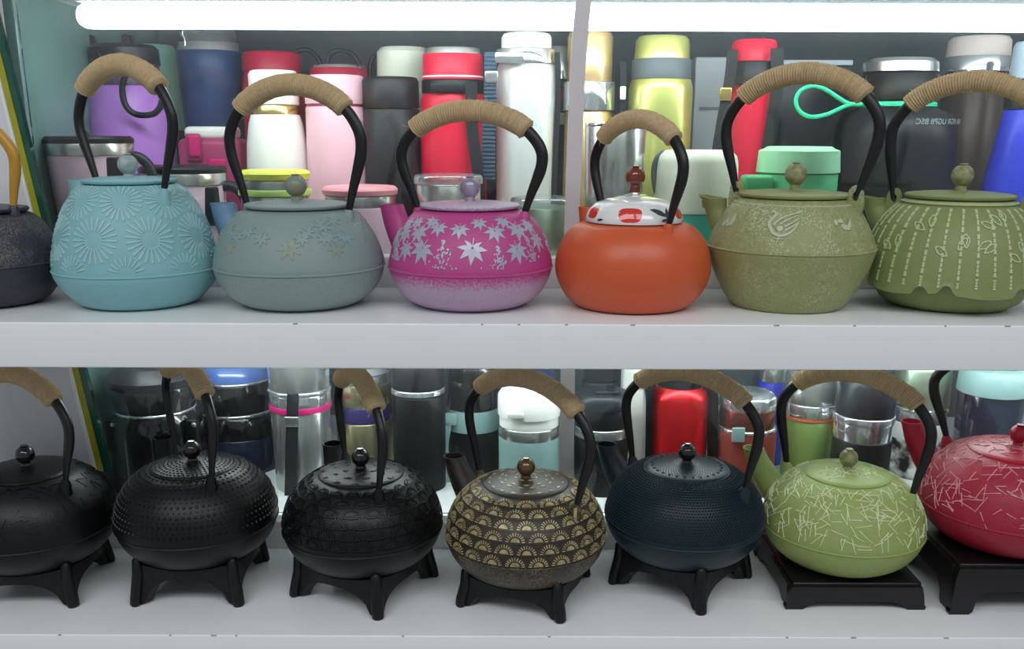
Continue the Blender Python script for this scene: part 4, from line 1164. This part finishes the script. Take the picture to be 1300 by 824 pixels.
for q in range(30):
    yy = 70 + q * 5.2
    patch(s_, ax, FU, YB - .041, 613 - (q > 18), yy, 629 - (q > 18), yy + 2.4, 'strap_navy', 'strap_rib', .0026, .0004)
patch(s_, ax, FU, YB - .042, 614, 90, 631, 105, 'chrome', 'slider', .004)
strap(r_, ax, FU, YB - .02, [(706, 66), (707, 120), (704, 200), (702, 260)], 7, 'strap_black')
patch(r_, ax, FU, YB - .042, 627, 66, 664, 80, 'chrome', 'buckle', .004)
r_, ax, k = vessel('thermos_bottle', 'dark brown thermos bottle with orange strap beside the white edge strip', 'bottle', 706, YC, [('cap', 'chrome', [(14, 60), (16, 100)]), ('body', 'brown_dark', [(18, 102), (19, 300)])], FU, BU)
s_ = strap(r_, ax, FU, YC - .025, [(706, 112), (705, 140), (702, 180), (697, 250)], 11, 'orange_strap')
patch(s_, ax, FU, YC - .027, 702, 143, 716, 158, 'white', 'slider', .004)
r_, ax, k = vessel('thermos_bottle', 'champagne gold thermos bottle with chrome collar', 'bottle', 748, YB, [('cap', 'gold_metal', [(27, 42), (29, 48), (29, 104)]), ('chrome_collar', 'chrome', [(34, 105), (34, 140)]), ('body', 'gold_metal', [(31, 141), (33, 300)])], FU, BU)
s_ = strap(r_, ax, FU, YB - .03, [(789, 78), (790, 110), (789, 150), (792, 190)], 8, 'strap_black')
patch(s_, ax, FU, YB - .033, 786, 109, 793, 126, 'white', 'slider', .004)
r_, ax, k = vessel('steel_cup', 'plain polished steel cup behind the orange teapot handle', 'cup', 781, YA, [('rim', 'chrome', [(39.5, 156), (39.5, 159)]), ('body', 'steel', [(39, 160), (37, 250), (37, 330)])], FU, BU)
r_, ax, k = vessel('thermos_bottle', 'yellow-green metallic thermos bottle with grey collar', 'bottle', 840, YB, [('cap', 'lime_metal', [(31, 47), (34, 51), (35, 75)]), ('collar', 'plastic_grey', [(38, 76), (38, 100)]), ('body', 'lime_metal', [(38, 101), (41, 112), (41, 300)])], FU, BU)
# cream jug
r_, ax, k = vessel('jug', 'cream jug with grey handle on a teal base', 'jug', 885, YA, [('body', 'jug_cream', [(44, 191), (49, 197), (51, 205), (54, 267)]), ('base', 'teal', [(52, 268), (50, 330)])], FU, BU)
mug_handle(r_, [(853, 196), (842, 193), (832, 203), (829, 222), (833, 244), (842, 252)], ax, FU, YA, 4, 'plastic_grey')
r_, ax, k = vessel('thermos_bottle', 'red thermos bottle in a black sling behind the crane teapot handle', 'bottle', 957, YB, [('cap', 'red', [(26, 51), (28, 54), (28, 78)]), ('collar', 'plastic_charcoal', [(34, 79), (34, 108)]), ('body', 'red', [(31, 109), (33, 120), (31, 300)])], FU, BU)
s_ = strap(r_, ax, FU, YB - .036, [(929, 62), (925, 100), (916, 150), (908, 200)], 14, 'strap_black')
patch(s_, ax, FU, YB - .039, 913, 110, 927, 127, 'gold_ring', 'slider', .004)
strap(r_, ax, FU, YB - .036, [(985, 60), (985, 110), (978, 160), (968, 220)], 16, 'strap_black')
# pale carton behind
c = at(905, 110, YC + .02); e = empty('carton', (c.x, c.y, FU), 'pale blue-grey carton behind the yellow-green and red bottles', 'carton')
hh = at(905, 74, YC + .02).z - FU
mb = MB(); box(mb, (0, 0, hh / 2), (.066, .07, hh), .002); mb.build('body', 'pale_box', e)
mb = MB(); box(mb, (0, -.0355, hh * .72), (.05, .0012, .004), 0); mb.build('print_line', 'text_grey', e)
c = at(1024, 92, 1.42); e = empty('carton', (c.x, c.y, FU), 'slate carton behind the green loop, pale top flap', 'carton')
hh = at(1024, 84, 1.42).z - FU
mb = MB(); box(mb, (0, 0, hh / 2), (.10, .07, hh), .002); mb.build('body', 'slate', e)
mb = MB(); box(mb, (0, 0, hh + .004), (.102, .072, .007), .001); mb.build('flap', 'pale_box', e)
r_, ax, k = vessel('food_container', 'mint green food container with stepped lid', 'food container', 1014, YA, [('lid', 'mint_light', [(42, 186), (50, 190), (52, 217)]), ('body', 'mint_deep', [(50, 219), (48, 330)])], FU, BU)
patch(r_, ax, FU, YA - .022, 942, 221, 975, 262, 'mint_deep', 'side_clasp', .03, .004)
r_, ax, k = vessel('vacuum_pot', 'large black vacuum pot with silver cap and bright green loop strap', 'vacuum pot', 1143, YB + .03, [('cap', 'steel', [(40, 74), (45, 78), (46, 90)]), ('cap_ring', 'plastic_black', [(45, 91), (47, 94), (47, 126)]), ('green_band', 'green_loop', [(48, 129), (48, 134)]), ('body', 'plastic_charcoal', [(52, 137), (66, 143), (74, 156), (77, 180), (78, 300)])], FU, BU)
loop(r_, ax, FU, YB - .075, [(1092, 131), (1076, 130), (1062, 122), (1048, 113), (1032, 108), (1016, 113), (1009, 126), (1014, 140), (1028, 147), (1048, 144), (1066, 136), (1080, 131), (1100, 131), (1120, 131)], 2.6, 'green_loop', 'green_loop')
letters(r_, 'RIR AGR UGP8 BSC', 77 * k, R(26), at(1150, 156, YB).z - FU, .0095, 'text_grey', mirror=True)  # reflection of shop signage, put onto the pot as mirrored grey text
r_, ax, k = vessel('thermos_bottle', 'brown thermos bottle with pale cap and silver collar', 'bottle', 1243, YC, [('cap', 'pale_rose', [(34, 46), (37, 50), (38, 70)]), ('collar', 'chrome', [(40, 71), (40, 90)]), ('body', 'brown_dark', [(38, 92), (39, 300)])], FU, BU)
r_, ax, k = vessel('thermos_bottle', 'bright blue thermos bottle with dark collar', 'bottle', 1308, YB, [('cap', 'pale_blue', [(18, 52), (20, 58), (21, 98)]), ('collar', 'plastic_charcoal', [(23, 99), (23, 136)]), ('body', 'blue', [(22, 138), (28, 180), (36, 230), (38, 300)])], FU, BU)

# --- lower compartment
r_, ax, k = vessel('vacuum_pot', 'glossy black vacuum pot with wide chamfered lid and riveted hinge', 'vacuum pot', 192, 1.165, [('lid', 'plastic_charcoal', [(42, 464), (47, 467), (57, 477), (56, 486)]), ('neck', 'gloss_black', [(54, 487), (50, 516)]), ('neck_ring', 'chrome', [(51, 517), (51, 519)]), ('body', 'gloss_black', [(50, 519.5), (56, 530), (58, 545), (58, 640)])], FLo, BL)
for (x, y) in ((143, 541), (246, 541)):
    patch(r_, ax, FLo, 1.165 - .032, x - 9, y - 8, x + 9, y + 34, 'plastic_black', 'hinge', .012, .003)
    mb = MB(); q = rel(x, y, 1.165 - .040, ax, FLo); lathe(mb, [(.0032, 0), (.0025, .0015), (.0005, .0022)], 12); o = mb.build('rivet', 'chrome', r_); o.location = q; o.rotation_euler = (R(90), 0, 0)
r_, ax, k = vessel('vacuum_pot', 'navy vacuum jar with shiny blue lid and black collar', 'vacuum pot', 296, 1.27, [('lid', 'gloss_blue', [(44, 460), (49, 466), (50, 477)]), ('lid_rim', 'chrome', [(51, 478), (51, 480)]), ('collar', 'gloss_black', [(50, 481), (48, 517)]), ('collar_ring', 'chrome', [(49, 517.5), (49, 520)]), ('shoulder', 'gloss_black', [(49, 521), (53, 530), (54, 546)]), ('body', 'gloss_navy', [(54, 547), (52, 640)])], FLo, BL)
r_, ax, k = vessel('thermos_jar', 'brushed steel jar with red ring and black buckled strap', 'jar', 378, 1.19, [('cap', 'steel', [(38, 455), (39, 460), (38, 491)]), ('cap_ring', 'chrome', [(40, 492), (40, 496)]), ('collar', 'chrome', [(39, 497), (39, 510)]), ('red_ring', 'magenta', [(39.6, 510.5), (39.6, 517)]), ('body', 'steel', [(38, 518), (36, 640)])], FLo, BL)
s_ = strap(r_, ax, FLo, 1.19 - .0415, [(372, 501), (371, 540), (370, 580), (369, 630)], 15, 'strap_black')
patch(s_, ax, FLo, 1.19 - .0435, 361, 530, 380, 543, 'steel', 'buckle', .003)
r_, ax, k = vessel('thermos_bottle', 'champagne thermos bottle with purple neck band', 'bottle', 460, 1.25, [('cap_top', 'chrome', [(30, 464), (36, 470), (37, 482)]), ('cap', 'champagne', [(37, 483), (35, 510)]), ('purple_band', 'purple_metal', [(34, 511), (35, 515), (35, 530)]), ('body', 'champagne', [(36, 531), (35, 640)])], FLo, BL)
r_, ax, k = vessel('thermos_bottle', 'matt black thermos bottle with thin silver ring', 'bottle', 530, 1.19, [('cap', 'plastic_charcoal', [(32, 458), (34, 463), (34, 490)]), ('ring', 'chrome', [(34.5, 491), (34.5, 497)]), ('body', 'plastic_black', [(34.5, 499), (33.5, 640)])], FLo, BL)
r_, ax, k = vessel('thermos_bottle', 'black domed thermos bottle with pale mint collar and strap', 'bottle', 600, 1.235, [('cap', 'gloss_black', [(20, 458), (28, 463), (32, 475), (33, 515)]), ('collar', 'mint_pale', [(33.5, 516), (35, 541)]), ('body', 'plastic_black', [(33, 542), (33, 640)])], FLo, BL)
patch(r_, ax, FLo, 1.235 - .030, 561, 525, 580, 540, 'mint_pale', 'clip', .008, .002)
strap(r_, ax, FLo, 1.235 - .036, [(570, 540), (566, 570), (571, 600), (566, 640)], 7, 'mint_pale')
r_, ax, k = vessel('tumbler', 'pale mint tumbler with white flip lid and steel band', 'tumbler', 672, 1.17, [('lid', 'white', [(36, 494), (40, 500), (40, 524)]), ('lid_ring', 'white', [(38, 525), (38, 537)]), ('steel_band', 'steel', [(38.5, 538), (38.5, 551)]), ('body', 'mint_pale', [(39, 552), (37, 640)])], FLo, BL)
patch(r_, ax, FLo, 1.17 - .038, 644, 524, 665, 531, 'white', 'lid_catch', .006, .0015)
r_, ax, k = vessel('thermos_bottle', 'navy thermos bottle behind the white-lidded tumbler', 'bottle', 672, 1.29, [('cap', 'navy', [(30, 470), (33, 474), (33, 500)]), ('body', 'navy', [(34, 501), (34, 640)])], FLo, BL)
r_, ax, k = vessel('tumbler', 'black tumbler with smoked flip lid and silver band', 'tumbler', 765, 1.18, [('lid', 'slate', [(32, 497), (36, 502), (36, 514)]), ('lid_base', 'plastic_black', [(35, 515), (35, 537)]), ('silver_band', 'steel', [(36, 538), (36, 549)]), ('body', 'plastic_black', [(35.5, 550), (33, 640)])], FLo, BL)
zt = at(765, 497, 1.18).z - FLo
mb = MB(); box(mb, (.004, -.004, zt + .003), (.030, .032, .005), .0015); mb.build('flip_tab', 'slate', r_)
mb = MB(); box(mb, (.008, -.010, zt + .0065), (.008, .016, .003), .001); mb.build('drink_slot', 'plastic_black', r_)
r_, ax, k = vessel('thermos_bottle', 'slate grey thermos bottle behind the black tumbler', 'bottle', 762, 1.29, [('cap', 'slate', [(20, 450), (21, 456), (21, 480)]), ('body', 'slate', [(22, 482), (22, 640)])], FLo, BL)
r_, ax, k = vessel('thermos_bottle', 'slim white thermos bottle behind the black tumbler', 'bottle', 806, 1.29, [('cap', 'white', [(16, 455), (17, 462), (17, 490)]), ('body', 'white', [(18, 492), (18, 640)])], FLo, BL)
r_, ax, k = vessel('thermos_bottle', 'glossy red metallic flask with ribbed black lid', 'bottle', 864, 1.19, [('lid', 'gloss_black', [(24, 466), (29, 469), (30, 486)]), ('body', 'red_metal', [(29, 487), (36, 494), (38, 504), (38, 640)])], FLo, BL)
for x in (823, 905): strap(r_, ax, FLo, 1.19 - .012, [(x + (4 if x < 860 else -4), 482), (x, 500), (x - 1, 560), (x - 2, 640)], 9, 'gloss_black', 'side_guard', .03)
for q in range(16):
    a = 2 * math.pi * q / 16; mb = MB(); zz = at(864, 478, 1.19).z - FLo
    box(mb, (.0282 * math.sin(a), -.0282 * math.cos(a), zz), (.004, .004, .015), .001); mb.build('lid_rib', 'gloss_black', r_)
r_, ax, k = vessel('thermos_bottle', 'pale cream thermos bottle tucked beside the red flask', 'bottle', 914, 1.29, [('cap', 'cream', [(14, 490), (16, 495), (16, 520)]), ('body', 'cream', [(16, 521), (16, 640)])], FLo, BL)
r_, ax, k = vessel('thermos_jar', 'wine red jar with steel-rimmed clear lid', 'jar', 950, 1.18, [('lid_glass', 'clear_plastic', [(28, 496), (31, 499)]), ('lid_rim', 'chrome', [(34, 499), (36, 503), (36, 514)]), ('red_band', 'wine_metal', [(35, 515), (35, 537)]), ('band_ring', 'chrome', [(38, 538), (38, 541)]), ('body', 'brown_red', [(38, 542), (39, 560), (37, 640)])], FLo, BL)
patch(r_, ax, FLo, 1.18 - .037, 930, 542, 945, 560, 'mint_pale', 'clip', .004, .001)
r_, ax, k = vessel('thermos_bottle', 'slim blue thermos bottle with steel cap', 'bottle', 984, 1.29, [('cap', 'steel', [(17, 456), (18, 460), (18, 481)]), ('body', 'blue', [(19, 482), (20, 640)])], FLo, BL)
r_, ax, k = vessel('thermos_bottle', 'light green metallic bottle with broad steel cap and brown clip', 'bottle', 1033, 1.215, [('cap', 'steel', [(32, 468), (35, 472), (34, 506)]), ('chrome_collar', 'chrome', [(35, 507), (34, 522)]), ('red_line', 'orange_strap', [(33.5, 523), (33.5, 526)]), ('body', 'green_metal', [(32, 527), (31, 640)])], FLo, BL)
s_ = patch(r_, ax, FLo, 1.215 - .026, 1057, 525, 1072, 549, 'brown_clip', 'clip', .008, .002)
strap(r_, ax, FLo, 1.215 - .026, [(1063, 548), (1061, 580), (1060, 640)], 7, 'brown_clip')
r_, ax, k = vessel('thermos_jar', 'black jar with dark grey cap and bright steel ring', 'jar', 1102, 1.152, [('cap', 'slate', [(32, 478), (36, 484), (37, 522)]), ('ring', 'chrome', [(38, 523), (38, 531)]), ('chrome_collar', 'chrome', [(36, 532), (35.5, 552)]), ('body', 'plastic_black', [(37, 553), (36, 640)])], FLo, BL)
r_, ax, k = vessel('thermos_bottle', 'sage steel bottle with black and white cow-patch body', 'bottle', 1174, 1.25, [('cap', 'sage_metal', [(32, 458), (34, 464), (35, 510)]), ('ring', 'chrome', [(36, 511), (36, 514)]), ('steel_collar', 'steel', [(34, 515), (34, 529)]), ('white_collar', 'white', [(35, 530), (35, 550)]), ('body', 'cow_print', [(37, 551), (37, 640)])], FLo, BL)
r_, ax, k = vessel('thermos_jar', 'dark navy jar with pale mint screw lid', 'jar', 1264, 1.19, [('lid', 'mint_pale', [(38, 466), (42, 472), (43, 494)]), ('body', 'gloss_navy', [(40, 495), (38, 640)])], FLo, BL)
r_, ax, k = vessel('thermos_jar', 'pale blue jar beside the dark navy jar', 'jar', 1338, 1.25, [('lid', 'mint_pale', [(36, 490), (40, 495), (40, 505)]), ('body', 'pale_blue', [(41, 506), (40, 640)])], FLo, BL)
